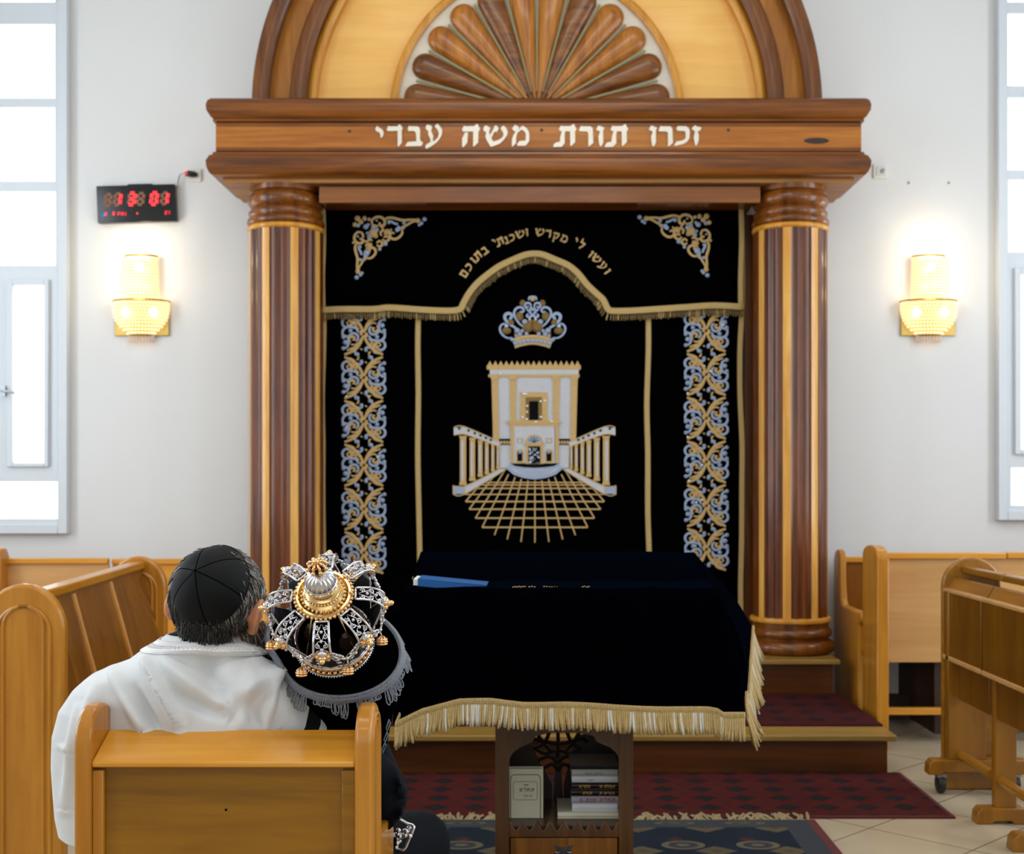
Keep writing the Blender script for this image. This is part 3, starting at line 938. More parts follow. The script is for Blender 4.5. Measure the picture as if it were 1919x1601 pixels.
# ------------------------------------------------------------------ ark frame behind the curtain
fr = thing('ark_surround', 'dark wooden frame of the ark showing narrowly between curtain and columns', 'ark', (0, 7.45, Z2))
MB().box(-1.26, 1.26, 7.40, 7.46, Z2, 2.86).build('back_board', M['dark_wood'], fr, smooth=0)
MB().box(-1.30, -1.215, 7.379, 7.40, Z2, 2.86).build('post', M['mahogany_z'], fr, smooth=0)
MB().box(1.20, 1.30, 7.379, 7.40, Z2, 2.86).build('post', M['mahogany_z'], fr, smooth=0)
# ------------------------------------------------------------------ ark curtain
CD = 7.285
cur = thing('ark_curtain', 'black velvet ark curtain with gold braid and a silver and gold embroidered temple', 'curtain', (0, CD, Z2))
def cz(py, D=CD): return CH - (py - VY) / FPX * D
def wave(x, z): return .006 * math.sin(x * 21 + z * 1.3) + .004 * math.sin(x * 47 + 1.7 * z)
xc0, xc1 = ppx(602, CD), ppx(1391, CD)
m = MB()
def cf(u, v):
    x = lerp(xc0, xc1, u); z = lerp(Z2 + .04, cz(376), v)
    return Vector((x, CD + .012 + wave(x, z) * .6, z))
m.grid(cf, 120, 30)
m.build('curtain_panel', M['velvet'], cur, smooth=180, solid=.006)

def tape(name, pts, width, D, mat, parent, th=.008):
    """flat braided tape along a line given by points at distance D"""
    path = smooth_path([P(x, y, D) for x, y in pts], 4)
    m = MB(); vs = []
    for i, p in enumerate(path):
        a = path[max(i - 1, 0)]; b = path[min(i + 1, len(path) - 1)]
        t = (b - a).normalized(); nrm = Vector((-t.z, 0, t.x))
        hw = width / 2
        for u, q in ((-1, 0), (-.8, 1), (0, 1.15), (.8, 1), (1, 0)):
            vs.append(p + nrm * hw * u + Vector((0, -th * q, 0)))
    fs = [(i * 5 + j, i * 5 + j + 1, i * 5 + 6 + j, i * 5 + 5 + j) for i in range(len(path) - 1) for j in range(4)]
    m.add(vs, fs)
    return m.build(name, mat, parent, smooth=60, solid=.001)
wpx = CD / FPX
def wob(x, y0, y1, seed, amp=2.0):
    r = random.Random(seed)
    n = 9
    return [(x + (r.uniform(-amp, amp) if 0 < i < n else 0), lerp(y0, y1, i / n)) for i in range(n + 1)]
tape('border_braid', wob(605, 384, 1190, 1, 2.5), 10 * wpx, CD, M['braid'], cur)
tape('border_braid', wob(1389, 384, 1190, 2, 2.5), 10 * wpx, CD, M['braid'], cur)
tape('centre_braid', [(784, 590), (783, 650), (784, 740), (783, 850), (785, 960), (787, 1060), (788, 1150)], 10.5 * wpx, CD, M['braid'], cur)
tape('centre_braid', [(1215, 590), (1215, 660), (1212, 760), (1214, 850), (1214, 960), (1217, 1060), (1217, 1150)], 10.5 * wpx, CD, M['braid'], cur)

# valance with its arched hem
VD = CD - .03
hem = [(600, 582), (640, 580), (700, 580), (730, 577), (790, 581), (840, 583), (862, 580), (868, 570), (878, 552), (892, 534), (910, 518), (935, 500), (962, 487), (985, 478), (1003, 476), (1018, 478), (1040, 487), (1065, 498), (1084, 514), (1100, 534), (1118, 551), (1130, 562), (1138, 578), (1146, 583), (1180, 583), (1230, 580), (1290, 576), (1340, 573), (1394, 576)]
hp = smooth_path([P(x, y, VD) for x, y in hem], 4)
m = MB(); vs = []
top = cz(378, VD)
for i, p in enumerate(hp):
    for k in range(7):
        t = k / 6
        z = lerp(p.z, top, t)
        vs.append((p.x, VD + .010 + wave(p.x, z) * .5 * (1 - t), z))
fs = [(i * 7 + k, i * 7 + k + 1, i * 7 + 8 + k, i * 7 + 7 + k) for i in range(len(hp) - 1) for k in range(6)]
m.add(vs, fs)
val = m.build('valance', M['velvet'], cur, smooth=180, solid=.005)
tape('valance_braid', hem, 13 * wpx, VD, M['braid'], val, .010)
# short bullion fringe below the braid
m = MB(); rnd = random.Random(5)
acc = 0.0; step = 4.4 * wpx
for a, b in zip(hp, hp[1:]):
    L = (b - a).length; d = (b - a).normalized()
    nrm = Vector((d.z, 0, -d.x))           # towards below the hem
    if nrm.z > 0: nrm = -nrm
    dirn = (nrm + Vector((0, 0, -1)) * .8).normalized()
    while acc < L:
        p = a + d * acc + nrm * 5 * wpx
        ln = (13 + rnd.uniform(-1.5, 1.5)) * wpx
        e = p + dirn * ln + Vector((rnd.uniform(-.002, .002), -.004, 0))
        m.mat(0 if rnd.random() < .75 else 1).tube([p + Vector((0, .0, 0)), e], [.0036, .0050], 5)
        acc += step
    acc -= L
m.build('valance_fringe', [M['fringe_dark'], M['fringe']], val, smooth=180)
# side braids of the valance
tape('side_braid', [(605, 384), (606, 450), (604, 520), (605, 578)], 10 * wpx, VD, M['braid'], val)
tape('side_braid', [(1389, 384), (1390, 450), (1388, 520), (1388, 574)], 10 * wpx, VD, M['braid'], val)

# ---- embroidery helpers: everything is stitched relief on the cloth
YF = Vector((0, 1, 0))
class Emb:
    def __init__(s, ox, oy, sc, D, fx=None):
        s.ox, s.oy, s.sc, s.D = ox, oy, sc, D
        s.mb = MB(); s.fx = fx
        s.k = D / FPX / sc
    def pt(s, x, y, lift=0.0):
        if s.fx: x, y = s.fx(x, y)
        return P(s.ox + x / s.sc, s.oy + y / s.sc, s.D - lift)
    def line(s, pts, w, mat, lift=.001, taper=True, n=4):
        path = smooth_path([s.pt(x, y, lift) for x, y in pts], 4) if len(pts) > 2 else [s.pt(x, y, lift) for x, y in pts]
        r = w / 2 * s.k
        K = len(path)
        rr = [r * (1 if not taper else (.75 + .35 * math.sin(PI * i / max(K - 1, 1)))) for i in range(K)]
        s.mb.mat(mat).tube(path, rr, 6, flat=(YF, .55))
        return s
    def dot(s, x, y, rx, mat, ry=None, lift=.001):
        ry = ry or rx
        s.mb.mat(mat).ball(s.pt(x, y, lift), (rx * s.k, min(rx, ry) * s.k * .6, ry * s.k), 8, 6)
        return s
    def poly(s, pts, mat, lift=.0, th=.004):
        s.mb.mat(mat).prism([s.pt(x, y, lift + th) for x, y in pts], (0, th, 0))
        return s
    def build(s, name, parent):
        return s.mb.build(name, [M['gold_thread'], M['silver_thread'], M['rhinestone'], M['temple_white'], M['black'], M['gold_dull']], parent, smooth=50)

# ---- filigree bands (period 82 px)
def band(x_left, name, y_top, cells, seed):
    r = random.Random(seed)
    e = Emb(x_left - 165 / 9.42, 0, 9.42, CD - .004)
    for c in range(cells):
        yc = (y_top + 82 * c) * 9.42
        for rot in (0, 1):
            def T(pts):
                return [((x - 565) * (-1 if rot else 1) + 565 + c * 1.2, (y - 540) * (-1 if rot else 1) + yc) for x, y in pts]
            g = lambda pts, w=42: e.line(T(pts), w, 0)
            s_ = lambda pts, w=48: e.line(T(pts), w, 1)
            d = lambda x, y, rad, mt: e.dot(*T([(x, y)])[0], rad, mt)
            # diamond arms
            g([(575, 560), (610, 660), (690, 770), (790, 850), (905, 905)], 56)
            g([(555, 570), (510, 690), (440, 790), (340, 860), (225, 905)], 56)
            g([(650, 620), (720, 700), (800, 800), (880, 850)], 30)
            g([(600, 520), (615, 570), (560, 600)], 60)
            # fern ribs and rolled ends
            g([(530, 610), (470, 700), (400, 735), (340, 720)], 34)
            g([(500, 690), (430, 770), (350, 800), (270, 830)], 40)
            g([(330, 690), (310, 630), (350, 585), (400, 600), (400, 640), (365, 640)], 40)
            s_([(290, 590), (330, 550), (400, 530), (460, 570), (460, 640), (420, 665)], 44)
            # outer silver loops
            s_([(470, 510), (430, 440), (340, 420), (250, 425), (195, 490), (195, 590)], 50)
            s_([(215, 560), (280, 600), (300, 690), (270, 770), (205, 795)], 44)
            d(330, 485, 38, 1); d(240, 690, 45, 1); d(205, 600, 36, 1); d(205, 795, 36, 1)
            s_([(315, 280), (250, 255), (190, 310), (200, 390), (260, 425)], 46)
            g([(260, 330), (300, 390), (345, 360), (320, 310), (280, 330)], 36)
            g([(345, 395), (390, 330), (370, 250)], 34)
            g([(440, 380), (420, 300), (380, 230), (300, 190)], 40)
            # little hooks around the open diamond
            s_([(690, 800), (640, 775), (595, 800), (605, 840)], 40); d(605, 825, 34, 1)
            s_([(440, 800), (415, 850), (425, 910), (465, 905)], 36); d(455, 900, 36, 1)
            g([(470, 930), (470, 975), (440, 1000)], 34)
            g([(540, 820), (510, 800)], 40)
            for q in range(2):
                if r.random() < .8:
                    d(r.choice((260, 330, 390, 600, 640, 240, 760)), r.choice((340, 485, 640, 560, 600, 690, 870)), 20, 2)
    return e.build(name, cur)
band(639, 'filigree_band', 626, 6, 1)
band(1281, 'filigree_band', 620, 6, 2)

# ---- corner ornaments on the valance
def corner(flip):
    def both(x, y):
        return x, y
    def fxn(x, y):
        if flip:
            return (996 - 640) * 2 * 10 - x + 20, y - 40
        return x, y
    e = Emb(640, 380, 10, VD - .004, fxn)
    def dg(pts): return [((y - 250) * .96 + 225, (x - 230) * .86 + 262) for x, y in pts]
    for tr in (lambda q: q, dg):
        for w_, pts in ((52, [(800, 320), (870, 285), (960, 285), (1060, 310), (1160, 330), (1290, 320), (1420, 320)]),
                        (42, [(1420, 345), (1330, 360), (1240, 410), (1160, 450), (1115, 470)]),
                        (54, [(570, 390), (570, 330), (640, 275), (730, 270), (800, 320), (810, 400), (760, 435), (710, 410), (725, 370)]),
                        (50, [(1120, 480), (1140, 560), (1100, 630), (1020, 680), (940, 670), (905, 610), (940, 560), (990, 580)]),
                        (44, [(740, 450), (780, 500), (730, 560), (750, 620)]),
                        (44, [(690, 440), (620, 430), (560, 400)])):
            e.line(tr(pts), w_, 0)
        e.line(tr([(860, 345), (920, 350), (960, 370), (1030, 400), (1060, 390)]), 46, 1)
        e.line(tr([(1080, 440), (1060, 500), (1010, 520)]), 80, 1)
        for x, y, rd in ((1170, 380, 34), (1165, 470, 26), (1555, 310, 42), (1500, 385, 34), (1460, 415, 30), (890, 375, 30), (660, 335, 22)):
            e.dot(*tr([(x, y)])[0], rd, 1)
        e.dot(*tr([(1430, 335)])[0], 48, 0)
        e.dot(*tr([(855, 545)])[0], 70, 0, 55)
        e.line(tr([(800, 600), (880, 560), (940, 490)]), 40, 0)
    for x, y, rd, mt in ((300, 295, 55, 0), (430, 290, 42, 0), (250, 410, 45, 0), (515, 310, 34, 0), (360, 360, 50, 0), (330, 325, 22, 1), (310, 425, 40, 1), (440, 320, 26, 1),
                         (455, 450, 50, 1), (500, 410, 30, 1), (655, 505, 46, 1), (520, 640, 46, 1), (590, 470, 40, 1), (485, 570, 30, 1), (590, 570, 85, 0), (640, 625, 45, 0),
                         (460, 460, 16, 2), (330, 330, 12, 2), (520, 310, 12, 2), (220, 750, 26, 0),
                         (820, 770, 42, 1), (715, 870, 34, 1), (470, 940, 62, 1)):
        e.dot(x, y, rd, mt)
    for pts in ([(790, 650), (840, 630), (890, 660), (870, 710), (800, 720), (770, 680)], [(660, 760), (700, 720), (750, 740), (760, 800), (700, 820), (665, 790)]):
        e.line(pts, 46, 0)
    return e.build('corner_ornament', val)
corner(False); corner(True)

# ---- crown above the temple
e = Emb(920, 540, 12, CD - .004)
for mir in (0, 1):
    T = (lambda q: q) if not mir else (lambda q: [(1874 - x, y) for x, y in q])
    gd = lambda x, y, r_, ry=None: e.dot(*T([(x, y)])[0], r_, 5, ry, lift=0)
    gd(350, 960, 105, 85); gd(440, 780, 80, 80); gd(640, 640, 90, 110); gd(715, 340, 70, 80); gd(830, 880, 130, 130); gd(620, 1030, 100, 70); gd(880, 760, 70, 70)
    for pts, w_ in (([(480, 1120), (380, 1125), (285, 1075), (215, 985), (205, 890), (250, 820), (320, 805), (345, 850)], 48),
                    ([(560, 900), (430, 820), (340, 730), (310, 650), (345, 585), (420, 575), (470, 620), (450, 680), (410, 680)], 74),
                    ([(760, 890), (650, 810), (565, 700), (520, 590), (545, 490), (620, 435), (700, 445), (740, 500), (700, 545), (650, 525)], 54),
                    ([(900, 450), (890, 365), (840, 335), (780, 350), (765, 415), (805, 440), (845, 405)], 50),
                    ([(800, 470), (880, 545), (915, 620), (860, 655), (805, 625), (840, 580)], 54),
                    ([(850, 270), (865, 210), (935, 185)], 44)):
        e.line(T(pts), w_, 1, lift=.004)
    for x, y, r_ in ((760, 760, 62), (590, 955, 62), (650, 1040, 55), (800, 1030, 46), (700, 965, 44), (345, 860, 46), (900, 480, 46), (570, 1080, 40), (480, 1160, 45)):
        e.dot(*T([(x, y)])[0], r_, 1, lift=.005)
    for x, y in ((760, 750), (600, 950), (345, 850), (905, 890), (1520 - 650, 700)):
        e.dot(*T([(x, y)])[0], 24, 2, lift=.009)
    e.line(T([(490, 1165), (560, 1330)]), 50, 1, lift=.003)
e.dot(935, 250, 60, 0, 55); e.dot(840, 795, 40, 0)
e.line([(520, 1165), (700, 1105), (935, 1085), (1170, 1105), (1350, 1165)], 70, 0, lift=.004, taper=False)
e.line([(540, 1335), (720, 1275), (935, 1250), (1150, 1275), (1330, 1335)], 52, 0, lift=.004, taper=False)
e.poly([(500, 1160), (935, 1080), (1374, 1160), (1330, 1340), (935, 1260), (540, 1340)], 0, th=.003)
for i in range(9):
    t = i / 8
    e.dot(lerp(560, 1310, t), 1170 + 190 * (t - .5) ** 2 * 1.4 + 20, 48, 1, lift=.005)
e.build('embroidered_crown', cur)

# ---- temple picture
e = Emb(840, 660, 4.327, CD - .002)
R_ = lambda x0, y0, x1, y1, mt, lift=0.0, th=.004: e.poly([(x0, y0), (x1, y0), (x1, y1), (x0, y1)], mt, lift, th)
mirr = lambda q: [(1400 - x, y) for x, y in q]
e.poly([(355, 190), (1040, 190), (1036, 720), (985, 725), (980, 940), (905, 945), (500, 945), (415, 940), (412, 725), (362, 720)], 3)
e.poly([(335, 140), (1060, 140), (1055, 190), (340, 190)], 3, .002)
R_(312, 108, 1075, 142, 0, .003)
for i in range(17):
    x = 338 + i * 44.4
    e.poly([(x - 22, 112), (x, 70), (x + 22, 112)], 0, .002)
R_(325, 180, 1065, 204, 0, .004)
for q in ([(350, 204), (403, 204), (412, 725), (364, 725)], [(497, 204), (551, 204), (551, 560), (503, 560)]):
    e.poly(q, 0, .004); e.poly(mirr(q), 0, .004)
    x0, x1 = q[0][0], q[1][0]
    c_ = [(x0 - 10, 196), (x1 + 10, 196), (x1, 226), (x0, 226)]
    e.poly(c_, 0, .007); e.poly(mirr(c_), 0, .007)
R_(582, 325, 805, 560, 0, .004); R_(600, 345, 790, 560, 3, .006, .001); R_(628, 365, 760, 560, 5, .007, .002); R_(657, 398, 731, 550, 4, .009, .001)
for x, y in ((612, 340), (630, 340), (640, 437), (638, 485), (748, 400), (785, 395), (750, 527), (602, 530), (638, 545), (425, 175), (712, 566), (840, 563)):
    e.dot(x, y, 9, 2, lift=.011)
R_(530, 590, 862, 905, 3, .005)
R_(478, 555, 912, 580, 0, .009); R_(500, 578, 892, 600, 0, .007)
for q in ([(505, 600), (532, 600), (532, 905), (508, 905)],):
    e.poly(q, 0, .008); e.poly(mirr(q), 0, .008)
arc = lambda cx, cy, r_, n=14: [(cx + r_ * math.cos(PI * i / n), cy - r_ * math.sin(PI * i / n)) for i in range(n + 1)]
e.poly(arc(697, 740, 72), 0, .008); e.poly(arc(697, 733, 54), 1, .012, .001)
for i in range(1, 6):
    a = PI * i / 6
    e.line([(697, 735), (697 + 54 * math.cos(a), 735 - 54 * math.sin(a))], 5, 4, lift=.014, taper=False)
R_(620, 735, 776, 757, 0, .012); R_(628, 757, 770, 908, 0, .009); R_(650, 765, 746, 905, 4, .013, .001)
rnd = random.Random(8)
for i in range(46):
    e.dot(rnd.uniform(656, 740), rnd.uniform(772, 900), rnd.uniform(4, 8), rnd.choice((1, 1, 2)), lift=.014)
e.line([(698, 765), (698, 905)], 7, 4, lift=.016, taper=False)
for cx in (581, 817):
    e.poly(arc(cx, 815, 30) + [(cx - 30, 905), (cx + 30, 905)], 0, .008); e.poly(arc(cx, 818, 20) + [(cx - 20, 885), (cx + 20, 885)], 4, .012, .001)
    e.dot(cx, 812, 14, 1, lift=.013)
    e.line([(cx - 20, 700), (cx + 20, 700), (cx + 20, 735), (cx - 20, 735), (cx - 20, 700)] if False else [(cx - 20, 700), (cx + 20, 700)], 6, 0, lift=.011, taper=False)
    for q in ([(cx - 20, 700), (cx - 20, 735)], [(cx + 20, 700), (cx + 20, 735)], [(cx - 20, 735), (cx + 20, 735)]):
        e.line(q, 6, 0, lift=.011, taper=False)
for q in ([(412, 703), (502, 703), (502, 752), (420, 752)],):
    e.poly(q, 4, .006, .002); e.poly(mirr(q), 4, .006, .002)
for i in range(4):
    for mm in (0, 1):
        q = [(425 + i * 22, 720), (440 + i * 22, 720), (440 + i * 22, 745), (425 + i * 22, 745)]
        e.poly(mirr(q) if mm else q, 0, .008, .001)
# round steps
st = [(505, 905), (470, 945), (530, 995), (610, 1022), (700, 1034), (790, 1022), (870, 995), (930, 945), (893, 905), (860, 925), (780, 936), (700, 940), (620, 936), (540, 925)]
e.poly(st, 1, .010)
e.poly([(505, 903), (895, 903), (860, 924), (780, 935), (700, 939), (620, 935), (540, 924)], 4, .011, .001)
for k in range(5):
    t = k / 5
    e.line([(485 + 20 * t, 925 + 10 * t), (560 + 10 * t, 955 + 45 * t * .8), (700, 950 + 70 * t), (840 - 10 * t, 955 + 45 * t * .8), (915 - 20 * t, 925 + 10 * t)], 5, 3, lift=.015, taper=False)
# colonnades
for mm in (0, 1):
    T = mirr if mm else (lambda q: q)
    e.poly(T([(45, 615), (130, 608), (145, 665), (45, 675)]), 3, .006)
    e.poly(T([(130, 608), (425, 735), (410, 765), (140, 668)]), 3, .005)
    e.line(T([(45, 675), (140, 668), (410, 765)]), 9, 0, lift=.010, taper=False)
    e.line(T([(45, 612), (130, 605), (425, 733)]), 9, 0, lift=.010, taper=False)
    for x, y in ((90, 625), (165, 640), (215, 662), (262, 680), (305, 700), (345, 716)):
        e.poly(T([(x - 9, y - 14), (x + 9, y - 10), (x + 9, y + 6), (x - 9, y + 4)]), 4, .012, .0006)
    for x, y0, y1, wd in ((120, 680, 1080, 50), (196, 695, 1045, 44), (260, 715, 1012, 36), (313, 732, 992, 30), (362, 745, 968, 26), (402, 760, 948, 20)):
        e.poly(T([(x - wd / 2, y0), (x + wd / 2, y0), (x + wd / 2, y1), (x - wd / 2, y1)]), 0, .006)
        e.line(T([(x - wd * .1, y0 + 40), (x - wd * .1, y1 - 40)]), wd * .4, 3, lift=.010, taper=False)
        e.poly(T([(x - wd * .65, y0), (x + wd * .65, y0), (x + wd * .5, y0 + 20), (x - wd * .5, y0 + 20)]), 0, .009)
        e.poly(T([(x - wd * .6, y1 - 22), (x + wd * .6, y1 - 22), (x + wd * .6, y1), (x - wd * .6, y1)]), 0, .009)
    e.poly(T([(40, 1085), (130, 1090), (130, 1150), (40, 1152)]), 1, .006)
    e.poly(T([(130, 1092), (425, 945), (470, 948), (135, 1150)]), 3, .005)
    for q in ([(40, 1083), (130, 1090), (425, 943)], [(40, 1153), (135, 1152), (470, 950)], [(40, 1083), (40, 1153)], [(130, 1090), (133, 1150)]):
        e.line(T(q), 9, 0, lift=.010, taper=False)
# floor grid in perspective
VPX, VPY = 703, 560
for y, x0 in ((1058, 285), (1078, 255), (1106, 215), (1155, 140), (1213, 140), (1275, 170), (1347, 220), (1422, 275)):
    e.line([(x0, y), (1403 - x0, y)], 11 if y < 1160 else 14, 0, lift=.003, taper=False)
for xb, yb in ((703, 1545), (590, 1540), (478, 1520), (375, 1485), (275, 1422), (220, 1347), (170, 1275), (140, 1213), (130, 1155)):
    for sgn in (-1, 1):
        dx, dy = xb - VPX, yb - VPY
        t = 1.0
        while t > .3:
            x, y = VPX + dx * t, VPY + dy * t
            if y < 955 or (x < 470 and y < 1150 - (x - 135) * 202 / 335.0): break
            if abs(x - 700) < 235 and y < 945 + 88 * math.sqrt(max(0, 1 - ((x - 700) / 235.0) ** 2)): break
            t -= .01
        t += .01
        X = lambda tt: (VPX + dx * tt * (1 if sgn < 0 else -1) - (0 if sgn < 0 else 0), VPY + dy * tt)
        e.line([X(t), X(1.0)], 12, 0, lift=.003, taper=False)
        if xb == 703: break
e.build('embroidered_temple', cur)

# ---- arched verse on the valance
verse = [('ו', 1790, 655), ('ע', 1735, 590), ('ש', 1665, 510), ('ו', 1605, 460), ('ל', 1500, 360), ('י', 1437, 312), ('מ', 1305, 285), ('ק', 1212, 258), ('ד', 1125, 228), ('ש', 1030, 212),
         ('ו', 885, 213), ('ש', 808, 235), ('כ', 715, 275), ('נ', 650, 300), ('ת', 578, 318), ('י', 520, 325), ('ב', 410, 418), ('ת', 328, 480), ('ו', 282, 530), ('כ', 232, 605), ('ם', 176, 680)]
for ch, x, y in verse:
    c = P(840 + x / 6.0, 400 + y / 6.0, VD - .003)
    a = -math.asin(max(-1, min(1, (x - 985) / 930.0))) * .92
    ca, sa = math.cos(a), math.sin(a)
    h = 14.5 * wpx; wd = gwidth(ch) * h
    def place(u, v):
        X, Z = u * h - wd / 2, v * h - h / 2
        return c + Vector((X * ca - Z * sa, 0, X * sa + Z * ca))
    m = MB(); glyph(m, ch, place, Vector((0, .004, 0)))
    m.build('embroidered_letter', M['gold_thread'], val, smooth=0)
# ------------------------------------------------------------------ things on the front wall
ck = thing('digital_wall_clock', 'black digital wall clock showing 13 01 in red, above the left wall lamp', 'clock', tuple(P(260, 385, YW)))
c0 = P(260, 385, YW); kw = YW / FPX
tilt = math.radians(1.4)
def ckp(x, y, d):
    """point on the clock face from photograph pixels around its centre"""
    X, Z = (x - 260) * kw, -(y - 385) * kw
    return Vector((c0.x + X, YW - d, c0.z + Z))
m = MB()
cs = [(185, 352), (331, 348), (334.5, 417), (188, 421)]
m.prism([ckp(x, y, .045) for x, y in cs], (0, .044, 0))
m.build('case', M['clock_case'], ck, bevel=.004)
m = MB(); m.prism([ckp(x, y, .03) for x, y in ((240, 351), (290, 350), (288, 346.5), (243, 347.5))], (0, .02, 0)); m.build('hanger', M['clock_case'], ck)
SEG = {'0': 'abcdef', '1': 'bc', '3': 'abgcd', '8': 'abcdefg'}
def seven(mb, cx, cy, w_, h_, segs, lift, tw=5.5):
    sl = .13
    def q(u, v): return ckp(cx + u * w_ / 2 - v * h_ / 2 * sl * -1 * -1, cy + v * h_ / 2, lift)
    pts = {'a': ((-.75, -1), (.75, -1)), 'b': ((1, -.85), (1, -.12)), 'c': ((1, .12), (1, .85)), 'd': ((-.75, 1), (.75, 1)), 'e': ((-1, .12), (-1, .85)), 'f': ((-1, -.85), (-1, -.12)), 'g': ((-.7, 0), (.7, 0))}
    for s_ in segs:
        a, b = pts[s_]
        mb.tube([q(*a), q(*b)], tw * kw / 2, 6, flat=(YF, .3))
dig = [(207.5, 378, '8', ''), (225.5, 376.5, '8', '1'), (251.5, 376, '8', '3'), (268, 376, '8', ''), (293.5, 375.5, '8', '0'), (313, 375, '8', '1')]
for x, y, o_, n_ in dig:
    off = MB(); seven(off, x, y, 10.5, 21, SEG['8'], .0455, 6.2); off.build('unlit_digit', M['seg_off'], ck, smooth=0)
    if n_:
        on = MB(); seven(on, x, y, 10.5, 21, SEG[n_], .047, 7.0); on.build('lit_digit', M['seg_on'], ck, smooth=0)
m = MB()
for x, y in ((203.5, 404.5), (218, 403.5)):
    m.tube([ckp(x - .5, y + 3, .0465), ckp(x + .5, y - 3, .0465)], 2.0 * kw, 6, flat=(YF, .3))
m.ball(ckp(262, 403, .0465), (1.8 * kw, .002, 1.8 * kw), 8, 6)
def strokes(mb, chars, x, y, h_):
    L = {'F': [[(0, 1), (0, 0), (.7, 0)], [(0, .5), (.6, .5)]], 'R': [[(0, 1), (0, 0), (.7, 0), (.7, .5), (0, .5)], [(.35, .5), (.75, 1)]], 'I': [[(.3, 0), (.3, 1)]],
         '2': [[(0, 0), (.7, 0), (.7, .5), (0, .5), (0, 1), (.7, 1)]], '7': [[(0, 0), (.7, 0), (.3, 1)]]}
    for ch in chars:
        for ln in L[ch]:
            mb.tube([ckp(x + u * h_, y + v * h_, .0465) for u, v in ln], .55 * kw, 5, flat=(YF, .4))
        x += h_ * (.65 if ch == 'I' else 1.05)
strokes(m, 'FRI', 226, 401, 6); strokes(m, '27', 313.5, 399, 5.5)
m.build('date_display', M['seg_on'], ck, smooth=0)
m = MB(); m.ball(ckp(199, 406, .046), (3 * kw, .002, 4.5 * kw), 8, 6); m.build('blue_indicator', M['seg_blue'], ck)
# its cord and plug
m = MB(); m.tube(smooth_path([ckp(335, 352, .03), ckp(336, 344, .025), ckp(338, 335, .03), ckp(342, 330, .04), ckp(350, 328.5, .045)], 5), .004, 6); m.build('cord', M['cord'], ck)
m = MB(); m.tube([ckp(350, 329, .035), ckp(356, 328, .035), ckp(366, 329, .03), ckp(371, 330, .02)], [.012, .018, .018, .008], 10)
pl = m.build('plug', M['clock_case'], ck)
m = MB(); m.ball(ckp(352.5, 327.5, .052), .009, 8, 6); m.build('indicator_light', M['seg_on'], pl)

def plate(name, label, x0, x1, y0, y1, kind):
    t = thing(name, label, kind, (ppx((x0 + x1) / 2), YW, ppz((y0 + y1) / 2)))
    MB().box(ppx(x0), ppx(x1), YW - .012, YW, ppz(y1), ppz(y0)).build('cover_plate', M['switch'], t, bevel=.003)
    m = MB(); a, b, c, d = x0 + 5, x1 - 5, y0 + 5, y1 - 5
    m.box(ppx(a), ppx(b), YW - .016, YW - .012, ppz(d), ppz(c))
    m.build('insert', plain('outlet_insert', srgb(212, 212, 208), .4), t, bevel=.002)
    return t
t = plate('wall_socket', 'small white wall socket right of the digital clock, with its plug in it', 351, 378, 318, 341, 'socket')
t = plate('wall_outlet', 'small square white wall outlet beside the right end of the wooden beam', 1636, 1663, 308, 335, 'socket')
m = MB(); m.ball((ppx(1652), YW - .016, ppz(322)), (.014, .004, .014), 10, 6); m.ball((ppx(1655), YW - .017, ppz(319)), (.006, .004, .006), 8, 6)
m.build('contact_hole', M['cord'], t)
for k, (px, py) in enumerate(((1703, 343), (1778, 343))):
    o = MB().ball((ppx(px), YW - .003, ppz(py)), (.007, .006, .007), 8, 6).build('wall_plug', M['nail'])
    tag(o, ('small grey screw plug in the wall, the one nearer the white wall outlet', 'small grey screw plug in the wall, the one nearer the right window')[k], 'screw plug', 'screw plugs in the right wall area')

